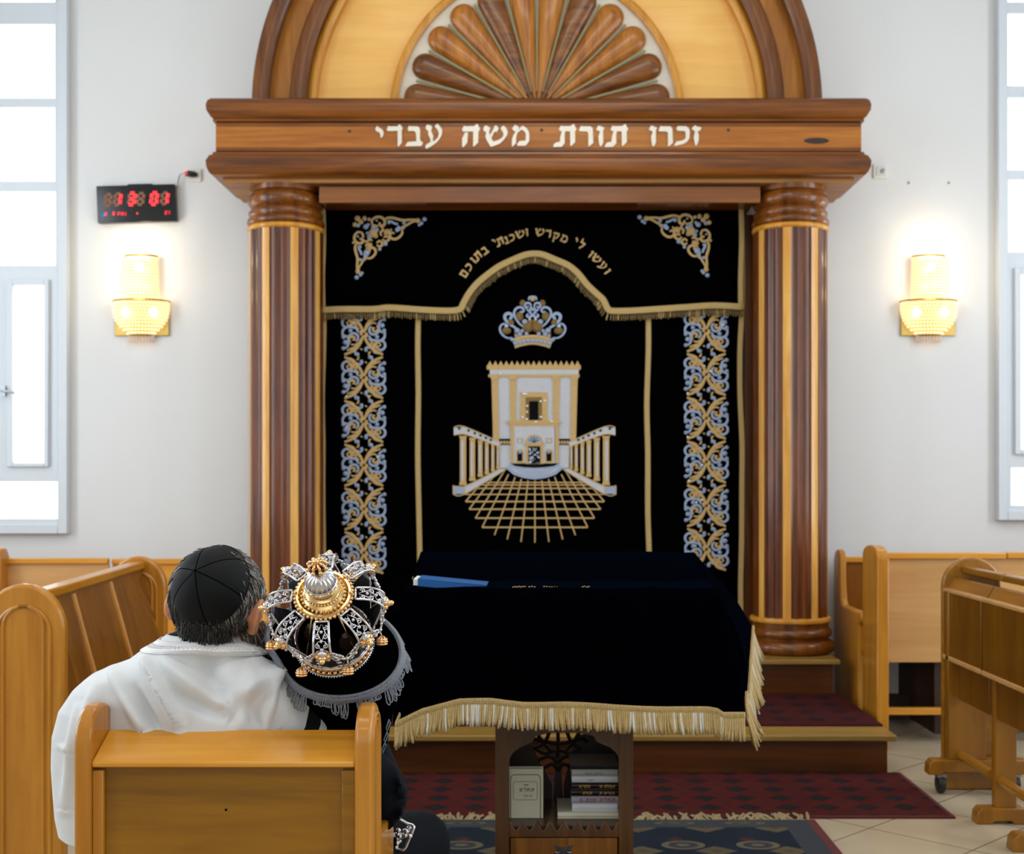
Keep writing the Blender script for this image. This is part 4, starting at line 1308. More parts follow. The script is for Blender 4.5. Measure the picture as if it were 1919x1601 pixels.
# ------------------------------------------------------------------ crystal wall lamps
def sconce(cx, label):
    s = YW / FPX
    X, Zt, Zb = ppx(cx), ppz(480), ppz(630)
    t = thing('wall_lamp', label, 'wall lamp', (X, YW, Zb), 'crystal wall lamps either side of the ark')
    m = MB().box(X - 51 * s, X + 51 * s, YW - .014, YW - .001, ppz(630), ppz(566)); m.box(X - 28 * s, X + 28 * s, YW - .012, YW - .001, ppz(566), ppz(486))
    m.build('back_plate', M['brass'], t, bevel=.003)
    fr = MB()
    def ring(r, z, rad=.004):
        fr.tube([(X + r * math.cos(a), YW - .016 - .62 * r * math.sin(a), z) for a in [PI * i / 24 for i in range(25)]], rad, 6)
    ring(30 * s, ppz(482), .006); ring(30 * s, ppz(560)); ring(52 * s, ppz(566), .006); ring(22 * s, ppz(629), .008)
    fr.build('frame', M['brass'], t)
    bd = MB()
    def beads(r, z, n, rb):
        for i in range(n):
            a = PI * (i + .5) / n
            bd.ball((X + r * math.cos(a), YW - .016 - .62 * r * math.sin(a), z), rb, 6, 4)
    for k in range(14):
        beads((30 + .15 * k) * s, ppz(486 + k * 5.6), 18, .0076)
    bowl = [(50, 566), (52, 572), (52, 578), (51.5, 584), (50.5, 590), (49, 596), (46.5, 602), (43, 608), (39, 614), (33, 620), (26, 626)]
    for r, y in bowl:
        beads(r * s, ppz(y), max(10, int(r * .52)), .0088)
    bd.build('crystal_bead', M['bead'], t, smooth=180)['kind'] = 'stuff'
    tb = MB()
    for i in range(13):
        a = PI * (i + .5) / 13
        tb.tube([(X + 23 * s * math.cos(a), YW - .016 - .5 * 23 * s * math.sin(a), ppz(629)), (X + 23 * s * math.cos(a), YW - .016 - .5 * 23 * s * math.sin(a), ppz(642))], .006, 6)
    tb.build('crystal_drop', M['tassel_bead'], t)
    for bx, bz in ((0, 504), (-26, 588), (26, 588)):
        MB().ball((X + bx * s, YW - .06, ppz(bz)), (.022, .018, .03), 10, 8).build('bulb', M['bulb'], t)
    for zz, en in ((492, 2.0), (560, 1.3)):
        l = bpy.data.lights.new('wall_lamp_light', 'POINT'); l.energy = en; l.color = (1, .80, .50); l.shadow_soft_size = .04
        o = bpy.data.objects.new('wall_lamp_light', l); COL.objects.link(o); o.location = (X, YW - .14, ppz(zz - 22))
    return t
sconce(267, 'gold wall lamp of lit crystal beads below the digital clock')
sconce(1738, 'gold wall lamp of lit crystal beads between ark and right window')
# ------------------------------------------------------------------ pews and desks
def end_profile(w_, h_, r_top, n=14):
    """rounded-top board outline in (across, up)"""
    pts = [(-w_ / 2, 0), (w_ / 2, 0)]
    for i in range(n + 1):
        a = PI * i / n
        pts.append((w_ / 2 * math.cos(a), h_ - r_top + r_top * math.sin(a)))
    return pts

# --- seat in front of the camera, seen from behind; its sides run along y
def single_pew():
    yb = 2.30
    xl, xr, th = -.831, -.297, .030
    t = thing('single_pew', 'honey-coloured one-seat wooden pew seen from behind, under the white-shawled man', 'pew', (-.564, 2.45, 0))
    def side(x0, x1, outer):
        prof = [(yb, 0), (yb, .80)]
        R, cy, czt = .066, yb + .070, .852
        for i in range(13):
            a = PI - PI * i / 12
            prof.append((cy + .070 * math.cos(a), czt + R * math.sin(a)))
        prof += [(yb + .142, .72), (yb + .150, .675), (yb + .175, .650), (yb + .34, .642), (yb + .365, .635), (yb + .372, .615), (yb + .365, .55), (yb + .365, .06), (yb + .38, .0)]
        m = MB().prism([(x0, y, z) for y, z in prof], (x1 - x0, 0, 0))
        o = m.build('end_panel', M['pew'], t, bevel=.006)
        # moulding that follows the rounded top on the outer face
        xm = x1 if outer > 0 else x0
        d = MB()
        for k, rad in ((.050, .0045), (.038, .0035)):
            path = [(xm, cy - k, .10)] + [(xm, cy - k, czt - .1)] + [(xm, cy + k * math.cos(PI - PI * i / 12), czt + k * .95 * math.sin(PI - PI * i / 12)) for i in range(13)] + [(xm, cy + k, .70), (xm, cy + k, .10)]
            d.tube(path, rad, 6)
        d.build('moulding', M['pew'], o)
        return o
    side(xl, xl + th, -1); side(xr - th, xr, 1)
    xi0, xi1 = xl + th, xr - th
    zt, zl = .862, .822
    m = MB().prism([(xi0, yb + .005, .812), (xi0, yb + .005, zl), (xi0, yb + .098, zt), (xi0, yb + .115, zt - .004), (xi0, yb + .115, .812)], (xi1 - xi0, 0, 0))
    m.build('top_rail', M['pew_x'], t, bevel=.003)
    m = MB().box(xi0, xi1, yb + .022, yb + .040, .10, .812); bp = m.build('back_panel', M['pew_panel'], t, smooth=0)
    m = MB().tube([(-.5625, yb + .0215, .732), (-.5625, yb + .03, .732)], .0025, 8); m.build('screw_hole', M['black'], bp)
    MB().box(xi0, xi0 + .020, yb + .010, yb + .022, .10, .806).build('stile', M['pew'], t, bevel=.002)
    MB().box(xi1 - .024, xi1, yb + .010, yb + .022, .10, .806).build('stile', M['pew_panel'], t, bevel=.002)
    MB().box(xi0, xi1, yb + .040, yb + .37, .425, .452).build('seat', M['pew_x'], t, bevel=.004)
single_pew()

# --- pew along the left side, its near end facing the camera
def left_pew():
    t = thing('long_pew', 'wooden pew with slatted back and round-topped ends at the left edge', 'pew', (-1.66, 4.8, 0))
    def end(xc, y, w_):
        pr = end_profile(w_, 1.0, w_ * .56)
        o = MB().prism([(xc + a, y, z) for a, z in pr], (0, .045, 0)).build('end_panel', M['pew'], t, bevel=.01)
        d = MB()
        for k, rad in ((.44, .006), (.33, .006)):
            hw = w_ * k * .72; xo = xc + .006
            path = [(xo - hw, y - .001, .08), (xo - hw, y - .001, .93 - hw)] + [(xo + hw * math.cos(PI - PI * i / 14), y - .001, .93 - hw + hw * 1.0 * math.sin(PI - PI * i / 14)) for i in range(15)] + [(xo + hw, y - .001, .08)]
            d.tube(path, rad, 6)
        d.build('moulding', M['pew'], o)
    end(-1.632, 4.06, .268); end(-1.727, 5.54, .245)
    # leaning back: top edge towards -x
    A0, A1 = Vector((-1.585, 4.105, .955)), Vector((-1.712, 5.54, .955))
    B0, B1 = Vector((-1.47, 4.105, .50)), Vector((-1.585, 5.54, .50))
    tk = Vector((-.03, 0, -.006))
    m = MB().add([A0, A1, B1, B0, A0 + tk, A1 + tk, B1 + tk, B0 + tk], [(0, 1, 2, 3), (7, 6, 5, 4), (0, 4, 5, 1), (1, 5, 6, 2), (2, 6, 7, 3), (3, 7, 4, 0)])
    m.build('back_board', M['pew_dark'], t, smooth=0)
    for f in (.235, .60):
        a, b = A0.lerp(A1, f), B0.lerp(B1, f)
        MB().tube([a + Vector((.004, 0, -.02)), b + Vector((.004, 0, 0))], .013, 8).build('batten', M['pew'], t)
    up = Vector((0, 0, .018))
    a, b = A0 + Vector((-.012, 0, .006)), A1 + Vector((-.012, 0, .006))
    m = MB()
    w2, h2 = Vector((.03, 0, 0)), Vector((0, 0, .016))
    m.add([a - w2 - h2, a + w2 - h2, a + w2 + h2, a - w2 + h2, b - w2 - h2, b + w2 - h2, b + w2 + h2, b - w2 + h2], [(0, 1, 2, 3), (4, 7, 6, 5), (0, 4, 5, 1), (1, 5, 6, 2), (2, 6, 7, 3), (3, 7, 4, 0)])
    m.build('top_rail', M['pew_y'], t, bevel=.006)
    MB().prism([(-1.60, 4.105, .43), (-1.20, 4.105, .43), (-1.32, 5.54, .43), (-1.70, 5.54, .43)], (0, 0, .028)).build('seat', M['pew_y'], t, bevel=.004)
left_pew()

# --- pews with their backs along the front wall
def wall_pew(name, label, x0, x1, yb, ztop, post_x, pale, seat=True, group=None):
    t = thing(name, label, 'pew', ((x0 + x1) / 2, yb, 0), group)
    MB().box(x0, x1, yb - .05, yb, ztop - .032, ztop).build('top_rail', M['pew_x'], t, bevel=.006)
    MB().box(x0, x1, yb - .03, yb - .008, .35, ztop - .032).build('back_panel', pale, t, smooth=0)
    if seat:
        MB().box(x0, x1, yb - .46, yb - .03, .42, .448).build('seat', M['pew_x'], t, bevel=.004)
    return t
def pew_side(t, x, yb, yf, h_, arm, th=.045):
    pr = [(yb, 0), (yb, h_ - .06)]
    for i in range(9):
        a = -PI / 2 - PI / 2 + PI * i / 8
        pr.append((yb - .06 - .06 * math.cos(PI * i / 8) * -1 * -1 if False else yb - .06 + .06 * math.cos(PI * i / 8), h_ - .06 + .06 * math.sin(PI * i / 8)))
    pr += [(yb - .125, arm + .12), (yb - .15, arm + .03), (yb - .19, arm), (yf + .02, arm), (yf, arm - .012), (yf, arm - .05), (yf + .05, arm - .07), (yf + .06, .05), (yf + .04, 0)]
    return MB().prism([(x - th / 2, y, z) for y, z in pr], (th, 0, 0)).build('end_panel', M['pew'], t, bevel=.012)

t = wall_pew('wall_pew', 'wooden wall pew under the left window, behind the slatted pew', -3.5, -2.395, 7.20, .893, None, M['pew_pale'])
pew_side(t, -2.98, 7.19, 6.55, .955, .64)
t = wall_pew('wall_pew', 'wooden wall pew just left of the left column, behind the man', -2.385, -1.68, 7.24, .888, None, M['pew_x'])
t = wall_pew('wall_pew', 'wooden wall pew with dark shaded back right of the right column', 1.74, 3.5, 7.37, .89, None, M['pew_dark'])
pew_side(t, 1.735, 7.37, 6.76, .935, .63)

# --- desk in front of the right wall pew
t = thing('long_desk', 'pale-fronted wooden bench desk in front of the right wall pew', 'desk', (2.6, 6.5, 0))
x0, x1 = 1.70, 3.5
pr = [(6.28, 0), (6.28, .95)] + [(6.42 + .14 * math.cos(PI - PI * i / 12), .95 + .055 * math.sin(PI - PI * i / 12)) for i in range(13)] + [(6.56, 0)]
MB().prism([(x0 - .03, y, z) for y, z in pr], (.06, 0, 0)).build('end_panel', M['pew'], t, bevel=.018)
MB().box(x0 + .03, 2.38, 6.48, 6.54, .93, .962).build('top_rail', M['pew_x'], t, bevel=.005)
MB().box(2.385, x1, 6.48, 6.54, .932, .964).build('top_rail', M['pew_x'], t, bevel=.005)
MB().box(x0 + .03, x1, 6.50, 6.525, .405, .93).build('front_panel', M['pew_pale'], t, smooth=0)
MB().box(x0 + .03, x1, 6.48, 6.52, .14, .175).build('stretcher', M['pew_x'], t, bevel=.004)
MB().box(2.035, 2.085, 6.55, 7.2, .03, .40).build('leg', M['dark_wood'], t, bevel=.004)
MB().box(x0 + .03, x1, 6.55, 6.9, .40, .425).build('shelf', M['pew_dark'], t, smooth=0)
MB().box(x0 + .05, x1, 6.98, 7.02, .02, .16).build('foot_rail', M['dark_wood'], t, smooth=0)

# --- reading desks that run towards the camera on the right
def reading_desk(y0, y1, far, label):
    t = thing('reading_desk', label, 'desk', (1.82, (y0 + y1) / 2, 0), 'reading desks at the right edge')
    g = .004
    ya, yb = y0 + g, y1 - g            # ya near, yb far
    MB().box(1.748, 1.766, ya, yb, .575, .858).build('front_board', M['pew_board'], t, bevel=.003)
    MB().box(1.742, 1.772, ya, yb, .565, .585).build('lower_bead', M['pew_pale'], t, bevel=.004)
    MB().box(1.744, 1.775, ya, yb, .852, .868).build('upper_bead', M['pew_pale'], t, bevel=.004)
    m = MB().prism([(1.768, ya, .866), (1.794, ya, .912), (1.812, ya, .912), (1.80, ya, .866)], (0, yb - ya, 0)); m.build('sloping_board', M['desk_y'], t, bevel=.003)
    m = MB().prism([(1.828, ya, .932), (1.828, ya, .957), (1.845, ya, .962), (2.18, ya, .885), (2.18, ya, .855)], (0, yb - ya, 0)); m.build('desk_top', M['desk_y'], t, bevel=.004)
    MB().box(1.79, 1.815, ya + .03, yb - .03, .40, .565).build('apron', M['pew_board'], t, bevel=.004)
    for yl in ((yb - .06,) if far else (ya + .05, yb - .06)):
        pass
    legs = [(ya + .10, 1.775, 1.86, 1.70, 1.905)] if not far else [(yb - .06, 1.742, 1.905, 1.655, 2.09)]
    if not far: legs.append((yb - .04, 1.775, 1.86, 1.70, 1.905))
    for yl, a, b, fa, fb in legs:
        zb = .05 if (far and b > 1.9) else 0.0
        if zb: 
            zb = .085
        o = MB().box(a, b, yl - .02, yl + .02, zb + .06, .86).build('leg', M['desk'], t, bevel=.004)
        pr = [(fa, zb), (fa + .005, zb + .045), (fa + .02, zb + .062), (fb - .02, zb + .062), (fb - .005, zb + .045), (fb, zb), (fb - .06, zb), (fb - .07, zb + .012), (fa + .07, zb + .012), (fa + .06, zb)]
        MB().prism([(x, yl - .035, z) for x, z in pr], (0, .07, 0)).build('foot', M['desk'], t, bevel=.004)
        if zb:
            for cx in (fa + .06, fb - .06):
                c = MB(); c.lathe([(.012, -.016), (.036, -.014), (.041, -.006), (.041, .006), (.036, .014), (.012, .016)], 18, (cx, yl - .0, .042), M=Matrix.Rotation(PI / 2, 4, 'Y'))
                co = c.build('caster', M['caster'], t)
                MB().box(cx - .02, cx + .02, yl - .025, yl + .025, .072, .088).build('caster_fork', M['caster_metal'], co)
    zs = .165
    MB().tube([(1.80, ya + .03, zs), (1.80, yb - .05, zs)], .02, 10).build('stretcher', M['desk_y'], t)
    if far:
        pr = end_profile(.250, .998, .122)
        MB().prism([(1.870 + a, yb, z) for a, z in pr if True], (0, .035, 0)).build('end_panel', M['desk_y'], t, bevel=.008)
reading_desk(5.03, 5.50, True, 'reading desk with a round-topped end and a caster, the one reaching the right wall desk')
reading_desk(4.50, 5.02, False, 'reading desk cut off by the right edge of the picture, nearest the camera')
# ------------------------------------------------------------------ reading table with its velvet cover
BX0, BX1, BY0, BY1 = -.120, .284, 3.75, 4.10
bm_ = thing('reading_table', 'carved brown wooden reading table with an arched shelf opening, under the black velvet cover', 'table', (.082, 3.92, 0))
kb = BY0 / FPX
def bz(py, D=BY0): return CH - (py - VY) / FPX * D
def bx(px, D=BY0): return (px - VX) / FPX * D
ox0, ox1 = bx(954), bx(1160)
zs = bz(1541)                    # top of the front rail (scallops)
# front board with its arched opening (left stile, right stile, arch head)
m = MB()
m.box(BX0, ox0, BY0, BY0 + .022, .0, .90); m.box(ox1, BX1, BY0, BY0 + .022, .0, .90)
arch = [(ox0, bz(1432)), (bx(956), bz(1420)), (bx(962), bz(1411)), (bx(974), bz(1402)), (bx(990), bz(1395)), (bx(998), bz(1391)), (bx(1004), bz(1380)), (bx(1030), bz(1374)),
        (bx(1085), bz(1374)), (bx(1112), bz(1380)), (bx(1118), bz(1391)), (bx(1128), bz(1395)), (bx(1144), bz(1402)), (bx(1154), bz(1411)), (bx(1159), bz(1420)), (ox1, bz(1432))]
m.prism([(x, BY0, z) for x, z in arch] + [(ox1, BY0, .90), (ox0, BY0, .90)], (0, .022, 0))
m.build('front_frame', M['bimah'], bm_, bevel=.003)
sc = [(ox0, bz(1570)), (ox0, zs)]
nsc = 8
for i in range(nsc):
    for j in range(1, 7):
        u = (i + j / 6) / nsc
        sc.append((lerp(ox0, ox1, u), zs - .013 + .013 * math.cos(2 * PI * j / 6)))
sc.append((ox1, bz(1570)))
MB().prism([(x, BY0 + .001, z) for x, z in sc], (0, .018, 0)).build('scalloped_rail', M['bimah'], bm_, bevel=.0015)
dr = MB().box(ox0 + .003, ox1 - .003, BY0 + .006, BY0 + .024, .10, bz(1572)).build('door', M['bimah_door'], bm_, bevel=.003)
m = MB()
hx, hz = bx(1056), bz(1592)
m.prism([(hx + a * .03, BY0 + .001, hz + b * .02) for a, b in ((-1, .5), (0, .2), (1, .5), (.5, 0), (.25, -.6), (0, -1.2), (-.25, -.6), (-.5, 0))], (0, .006, 0))
for s_ in (-1, 1): m.ball((hx + s_ * .018, BY0 + .002, hz - .012), (.008, .006, .008), 8, 6)
m.build('handle', M['silver_dark'], dr)
MB().box(BX0, BX1, BY0 + .022, BY1, .0, .06).build('plinth', M['bimah'], bm_, smooth=0)
MB().box(BX0, BX0 + .018, BY0 + .022, BY1, .06, .90).build('side_panel', M['bimah'], bm_, smooth=0)
MB().box(BX1 - .018, BX1, BY0 + .022, BY1, .06, .90).build('side_panel', M['bimah'], bm_, smooth=0)
ZSH = zs - .018
MB().box(BX0 + .018, BX1 - .018, BY0 + .022, BY1 - .02, ZSH - .018, ZSH).build('shelf', M['bimah'], bm_, smooth=0)
MB().box(BX0 + .018, BX1 - .018, BY1 - .018, BY1, .06, ZSH).build('back_panel', M['dark_wood'], bm_, smooth=0)
# pierced carving across the open back
LY = BY1 - .012
lat = MB()
def lp(px, py): return Vector(((px - VX) / FPX * LY, LY, CH - (py - VY) / FPX * LY))
def lat_line(pts, w_=9): lat.tube(smooth_path([lp(x, y) for x, y in pts], 4), w_ / 2 * LY / FPX, 6, flat=(YF, .8))
solid_l = [(955, 1362), (990, 1380), (1000, 1400), (1010, 1425), (1022, 1445), (1035, 1470), (1035, 1545), (955, 1545)]
solid_r = [(1165, 1362), (1078, 1380), (1073, 1400), (1068, 1425), (1062, 1445), (1056, 1470), (1056, 1545), (1165, 1545)]
for q in (solid_l, solid_r):
    lat.prism([lp(x, y) for x, y in q], (0, .008, 0))
lat.prism([lp(x, y) for x, y in ((1035, 1405), (1056, 1405), (1052, 1440), (1058, 1545), (1033, 1545), (1040, 1440))], (0, .008, 0))
for pts in ([(1045, 1360), (1046, 1390), (1045, 1420)], [(1000, 1400), (1020, 1412), (1040, 1406)], [(1090, 1400), (1070, 1412), (1050, 1406)],
            [(1005, 1372), (1018, 1392), (1036, 1412)], [(1086, 1372), (1074, 1392), (1056, 1412)], [(1030, 1370), (1022, 1390), (1006, 1402)], [(1062, 1370), (1070, 1390), (1084, 1402)],
            [(1008, 1425), (1030, 1418), (1045, 1430)], [(1080, 1425), (1060, 1418), (1046, 1430)], [(1018, 1440), (1035, 1432), (1046, 1445)], [(1072, 1440), (1056, 1432), (1046, 1445)],
            [(990, 1392), (1000, 1385), (1046, 1394), (1090, 1385), (1100, 1392)]):
    lat_line(pts, 8)
lat.build('pierced_carving', M['dark_wood'], bm_, smooth=40)
# table board and sloping top below the cloth
MB().box(-.370, .508, 3.62, 4.21, .975, 1.005).build('table_top', M['bimah'], bm_, bevel=.004)
MB().prism([(-.368, 3.86, 1.006), (-.368, 4.205, 1.006), (-.368, 4.205, 1.078), (-.368, 4.18, 1.080)], (.874, 0, 0)).build('sloping_top', M['bimah'], bm_, smooth=0)
MB().box(BX0 + .03, BX1 - .03, BY0 + .03, BY1 - .02, .90, .975).build('neck', M['bimah'], bm_, smooth=0)

# velvet cover: rows run from the front hem over the top to the back hem; columns from left to right
cl = thing('table_cover', 'black velvet table cover with a long gold fringe over the reading table', 'tablecloth', (.07, 3.9, .7))
sec = [(3.515, .690), (3.535, .78), (3.56, .88), (3.585, .96), (3.603, 1.008), (3.63, 1.022), (3.74, 1.021), (3.855, 1.024), (3.95, 1.048), (4.06, 1.074), (4.17, 1.094), (4.212, 1.090), (4.235, 1.04), (4.25, .95), (4.255, .86)]
hem_px = [(728, 1362), (745, 1352), (790, 1330), (860, 1313), (920, 1311), (980, 1317), (1060, 1318), (1150, 1323), (1250, 1326), (1330, 1328), (1370, 1336), (1396, 1347)]
def hem_z(x):
    px = VX + x * FPX / 3.515
    return CH - (interp(hem_px, px) - VY) / FPX * 3.515
def cover(u, v):
    """u across 0..1 (side flaps included), v from front hem to back hem"""
    k = v * (len(sec) - 1); i = min(int(k), len(sec) - 2); f = k - i
    y = lerp(sec[i][0], sec[i + 1][0], f); z = lerp(sec[i][1], sec[i + 1][1], f)
    # half widths of the flat part and of the flap
    on_top = min(1, max(0, (k - 3.2) / 1.2)) * min(1, max(0, (11.8 - k) / 1.2))
    xl, xr_ = -.374, .513
    if u < .16:                       # left flap
        t = (.16 - u) / .16
        drop = t * (.30 - .1 * (y - 3.5) / .75)
        fx = xl - .032 * t
        zf = z - drop * 1.0
        zf = max(zf, .68 + .04 * (y - 3.5))
        if on_top < 1: 
            zfront = z
            zf = lerp(zfront, zf, on_top)
            fx = lerp(xl - .022 * t, fx, on_top)
        return Vector((fx - .004 * math.sin(9 * z), y, zf))
    if u > .82:                       # right flap
        t = (u - .82) / .18
        w_out = lerp(.060, .195, min(1, max(0, (y - 3.52) / .70)))
        zh = lerp(.695, .850, min(1, max(0, (y - 3.52) / .70)))
        bulge = .035 * math.sin(PI * t)
        fx = xr_ + w_out * t + bulge * (.4 + on_top * .6) * .8
        zf = lerp(z, zh, t ** .9)
        if k < 4.4:
            a = k / 4.4                # front corner: flap closes onto the front drop
            zf = lerp(lerp(.695, z, a) if t > 0 else z, zf, .5 + .5 * a) if k > 0 else lerp(z, .690, t)
            fx = xr_ + lerp(.060, w_out, a) * t * lerp(1.0, 1.0, a) + bulge * a * .4
        return Vector((fx, y, zf))
    s_ = (u - .16) / .66
    x = lerp(xl, xr_, s_)
    if k < 4.2:
        fl = (4.2 - k) / 4.2
        x += lerp(-.018, .0, s_) * fl
        y -= .010 * math.sin(s_ * 17 + 1) * fl ** 1.5
        z = lerp(z, hem_z(x) + (z - .690), fl)
    else:
        z += .002 * math.sin(s_ * 23 + y * 11)
    return Vector((x, y, z))
m = MB(); m.grid(cover, 100, 84)
m.build('velvet_cloth', M['velvet_navy'], cl, smooth=180, solid=.004)
# gold fringe: front hem, right hem, little of the left and the back
fz = MB(); rnd = random.Random(11)
def fringe_run(path, ln, step, out, top=.016, sway=.004):
    path = [Vector(p) for p in path]
    tot = 0.0; nxt = 0.0
    hd = []
    for a, b in zip(path, path[1:]):
        L = (b - a).length
        while nxt <= tot + L:
            p = a.lerp(b, (nxt - tot) / L); hd.append(p); nxt += step
        tot += L
    sw = 0.0
    for i, p in enumerate(hd):
        sw = .8 * sw + rnd.uniform(-sway, sway)
        l = ln * rnd.uniform(.9, 1.06)
        d = Vector(out)
        o = Vector((sw, rnd.uniform(-.003, .003), 0))
        pts = []
        for q in range(5):
            f = q / 4
            pts.append(p + d.normalized() * .006 + d * .016 * f + o * f * f * 1.6 + Vector((0, 0, -top * .5 - l * f)))
        fz.mat(0 if rnd.random() < .8 else 1).tube(pts, [.0036, .0040, .0042, .0042, .0034], 5)
    on_ = Vector(out).normalized()
    hb = [p + on_ * .004 for p in path]
    vs = []
    for p in hb:
        vs += [p + Vector((0, 0, .004)), p + on_ * .006 + Vector((0, 0, -.004)), p + on_ * .006 + Vector((0, 0, -top)), p + Vector((0, 0, -top - .004))]
    fs = [(i * 4 + j, i * 4 + j + 1, i * 4 + 5 + j, i * 4 + 4 + j) for i in range(len(hb) - 1) for j in range(3)]
    fz.mat(0).add(vs, fs)
    for i, p in enumerate(hd[::1]):
        fz.mat(0).ball(p + on_ * .008 + Vector((0, 0, -top * .35)), (.0036, .004, top * .62), 5, 4)
front = [cover(lerp(.155, 1.0, i / 80), 0) for i in range(81)]
fringe_run(front, .062, .0062, (0, -1, 0), sway=.0035)
right = [cover(1.0, lerp(0.0, .80, i / 40)) for i in range(41)]
fringe_run(right, .095, .0058, (1.6, -.25, 0), top=.018, sway=.006)
left = [cover(.0, lerp(.30, .82, i / 30)) for i in range(31)]
fringe_run(left, .06, .0065, (-1, 0, 0))
back = [cover(lerp(.78, .90, i / 14), 1.0) for i in range(15)]
fringe_run(back, .05, .0065, (0, 1, 0))
fz.build('gold_fringe', [M['fringe'], plain('fringe_silver_strand', srgb(196, 190, 176), .5, var=.2, scale=90)], cl, smooth=180)
# faint gold stitching on the ledge
st = MB()
for x0_, x1_ in ((962, 984), (992, 1002), (1020, 1030), (1034, 1044), (1092, 1104)):
    n = int((x1_ - x0_) / 3)
    for i in range(n):
        p = P(lerp(x0_, x1_, i / max(1, n - 1)), 1107, 3.66)
        st.ball((p.x, 3.66 + rnd.uniform(-.012, .02), 1.0245), (.0026, .006, .0016), 6, 4)
st.build('gold_stitching', M['gold_thread'], cl)

# ------------------------------------------------------------------ books
def book(name, label, x0, x1, y0, y1, z0, z1, cover_m, group=None, lying=True, spine='front', cat='book'):
    t = thing(name, label, cat, ((x0 + x1) / 2, (y0 + y1) / 2, z0), group)
    c = .0022
    if lying:
        MB().box(x0 + .004, x1 - .004, y0 + .003, y1 - .003, z0 + c, z1 - c).build('page_block', M['paper'], t, smooth=0)
        m = MB(); m.box(x0, x1, y0, y1, z0, z0 + c); m.box(x0, x1, y0, y1, z1 - c, z1)
        # rounded spine towards the viewer
        n = 6
        pr = [(y0 + .004, z0), (y0 + .004, z1)] + [(y0 + .004 - .006 * math.sin(PI * i / n), lerp(z1, z0, i / n)) for i in range(1, n)]
        m.prism([(x0, y, z) for y, z in pr], (x1 - x0, 0, 0))
        m.build('cover', cover_m, t, smooth=30)
    return t
def spine_text(t, s, xr, z, h_, y, mat, name='spine_lettering'):
    m = MB(); text_rtl(m, s, xr, z, h_, y, (0, .0006, 0), gap=.12)
    m.build(name, mat, t, smooth=0)
BD = 3.86
def qz(py): return CH - (py - VY) / FPX * BD
def qx(px): return (px - VX) / FPX * BD
SX0, SX1 = qx(1071), qx(1160)
base_z = ZSH + .0005
hts = [.0195, .0235, .0215, .0205, .0205, .0175, .0205, .0175]
names = [('cream book lying at the very bottom of the shelf stack, sticking out to the left', M['cover_cream'], qx(1045), SX1 - .001),
         ('plain white book second from the bottom of the shelf stack', M['cover_white'], SX0 + .002, SX1 - .004),
         ('pale grey book with red letters on its spine in the shelf stack', M['cover_grey'], SX0, SX1 - .002),
         ('dark brown book with gold lettering directly on the red-lettered grey book', M['cover_brown'], SX0 - .001, SX1 - .001),
         ('dark brown book with a gold-framed spine, upper of the two dark brown books', M['cover_brown'], SX0, SX1 - .002),
         ('white book resting on the dark brown books in the shelf stack', M['cover_white'], SX0 + .001, SX1 - .003),
         ('pale book with faint grey lettering below the black book', plain('warm_grey_cover', srgb(190, 188, 182), .45, var=.06), SX0 + .001, SX1 - .004),
         ('thin black book on top of the shelf stack', M['cover_black'], SX0 - .004, SX1 - .001)]
z = base_z
for k, ((lb, mt, a, b), h_) in enumerate(zip(names, hts)):
    y0 = BD + (.0 if k else -.006) + (.003 if k % 2 else 0)
    if k == 7: h_ = .012
    t = book('shelf_book', lb, a, b, y0, y0 + .165 if k != 0 else y0 + .17, z, z + h_, mt, 'books stacked on the table shelf')
    zt = z + h_ * .26; hh = h_ * .48; yy = y0 - .0030
    if k == 2: spine_text(t, 'תהלים שבת מ', b - .010, zt, hh, yy, M['ink_red'])
    if k == 3: spine_text(t, 'מקדש ת', b - .012, zt, hh * .8, yy, M['ink_gold']); spine_text(t, 'תורה', b - .08, zt, hh * .8, yy, M['ink_gold'])
    if k == 4: spine_text(t, 'תפלה ש', b - .010, zt, hh * .8, yy, M['ink_gold']); spine_text(t, 'מקרש', b - .085, zt, hh * .85, yy, M['ink_gold'])
    if k == 6: spine_text(t, 'תורת משה', b - .045, zt, hh * .7, yy, M['ink_grey'])
    if k == 5: spine_text(t, 'שבת', b - .075, zt, hh * .5, yy, M['ink_grey'])
    z += h_ + .0004
# standing psalm book
X0, X1 = qx(953.5), qx(1018)
t = thing('psalm_book', 'cream book standing upright with framed brown Hebrew title on the table shelf', 'book', ((X0 + X1) / 2, BD, base_z))
Zt = qz(1441)
MB().box(X0 + .003, X1 - .003, BD + .002, BD + .028, base_z + .002, Zt - .003).build('page_block', M['paper'], t, smooth=0)
m = MB(); m.box(X0, X1, BD - .002, BD + .001, base_z, Zt); m.box(X0, X1, BD + .028, BD + .031, base_z, Zt); m.box(X0, X0 + .003, BD - .002, BD + .031, base_z, Zt)
m.build('cover', M['cover_cream'], t, bevel=.001)
def rrect(x0, x1, z0, z1, r, n=5):
    pts = []
    for cx, cz_, a0 in ((x1 - r, z1 - r, 0), (x0 + r, z1 - r, PI / 2), (x0 + r, z0 + r, PI), (x1 - r, z0 + r, 1.5 * PI)):
        pts += [(cx + r * math.cos(a0 + PI / 2 * i / n), cz_ + r * math.sin(a0 + PI / 2 * i / n)) for i in range(n + 1)]
    return pts
m = MB(); yy = BD - .0025
m.tube([(x, yy, zz) for x, zz in rrect(qx(957), qx(1013), qz(1541), qz(1452), .012)], .0011, 5, closed=True)
m.tube([(x, yy, zz) for x, zz in rrect(qx(962), qx(1007), qz(1499), qz(1465), .006)], .0006, 5, closed=True)
m.build('cover_frame', M['ink_brown'], t)
m = MB()
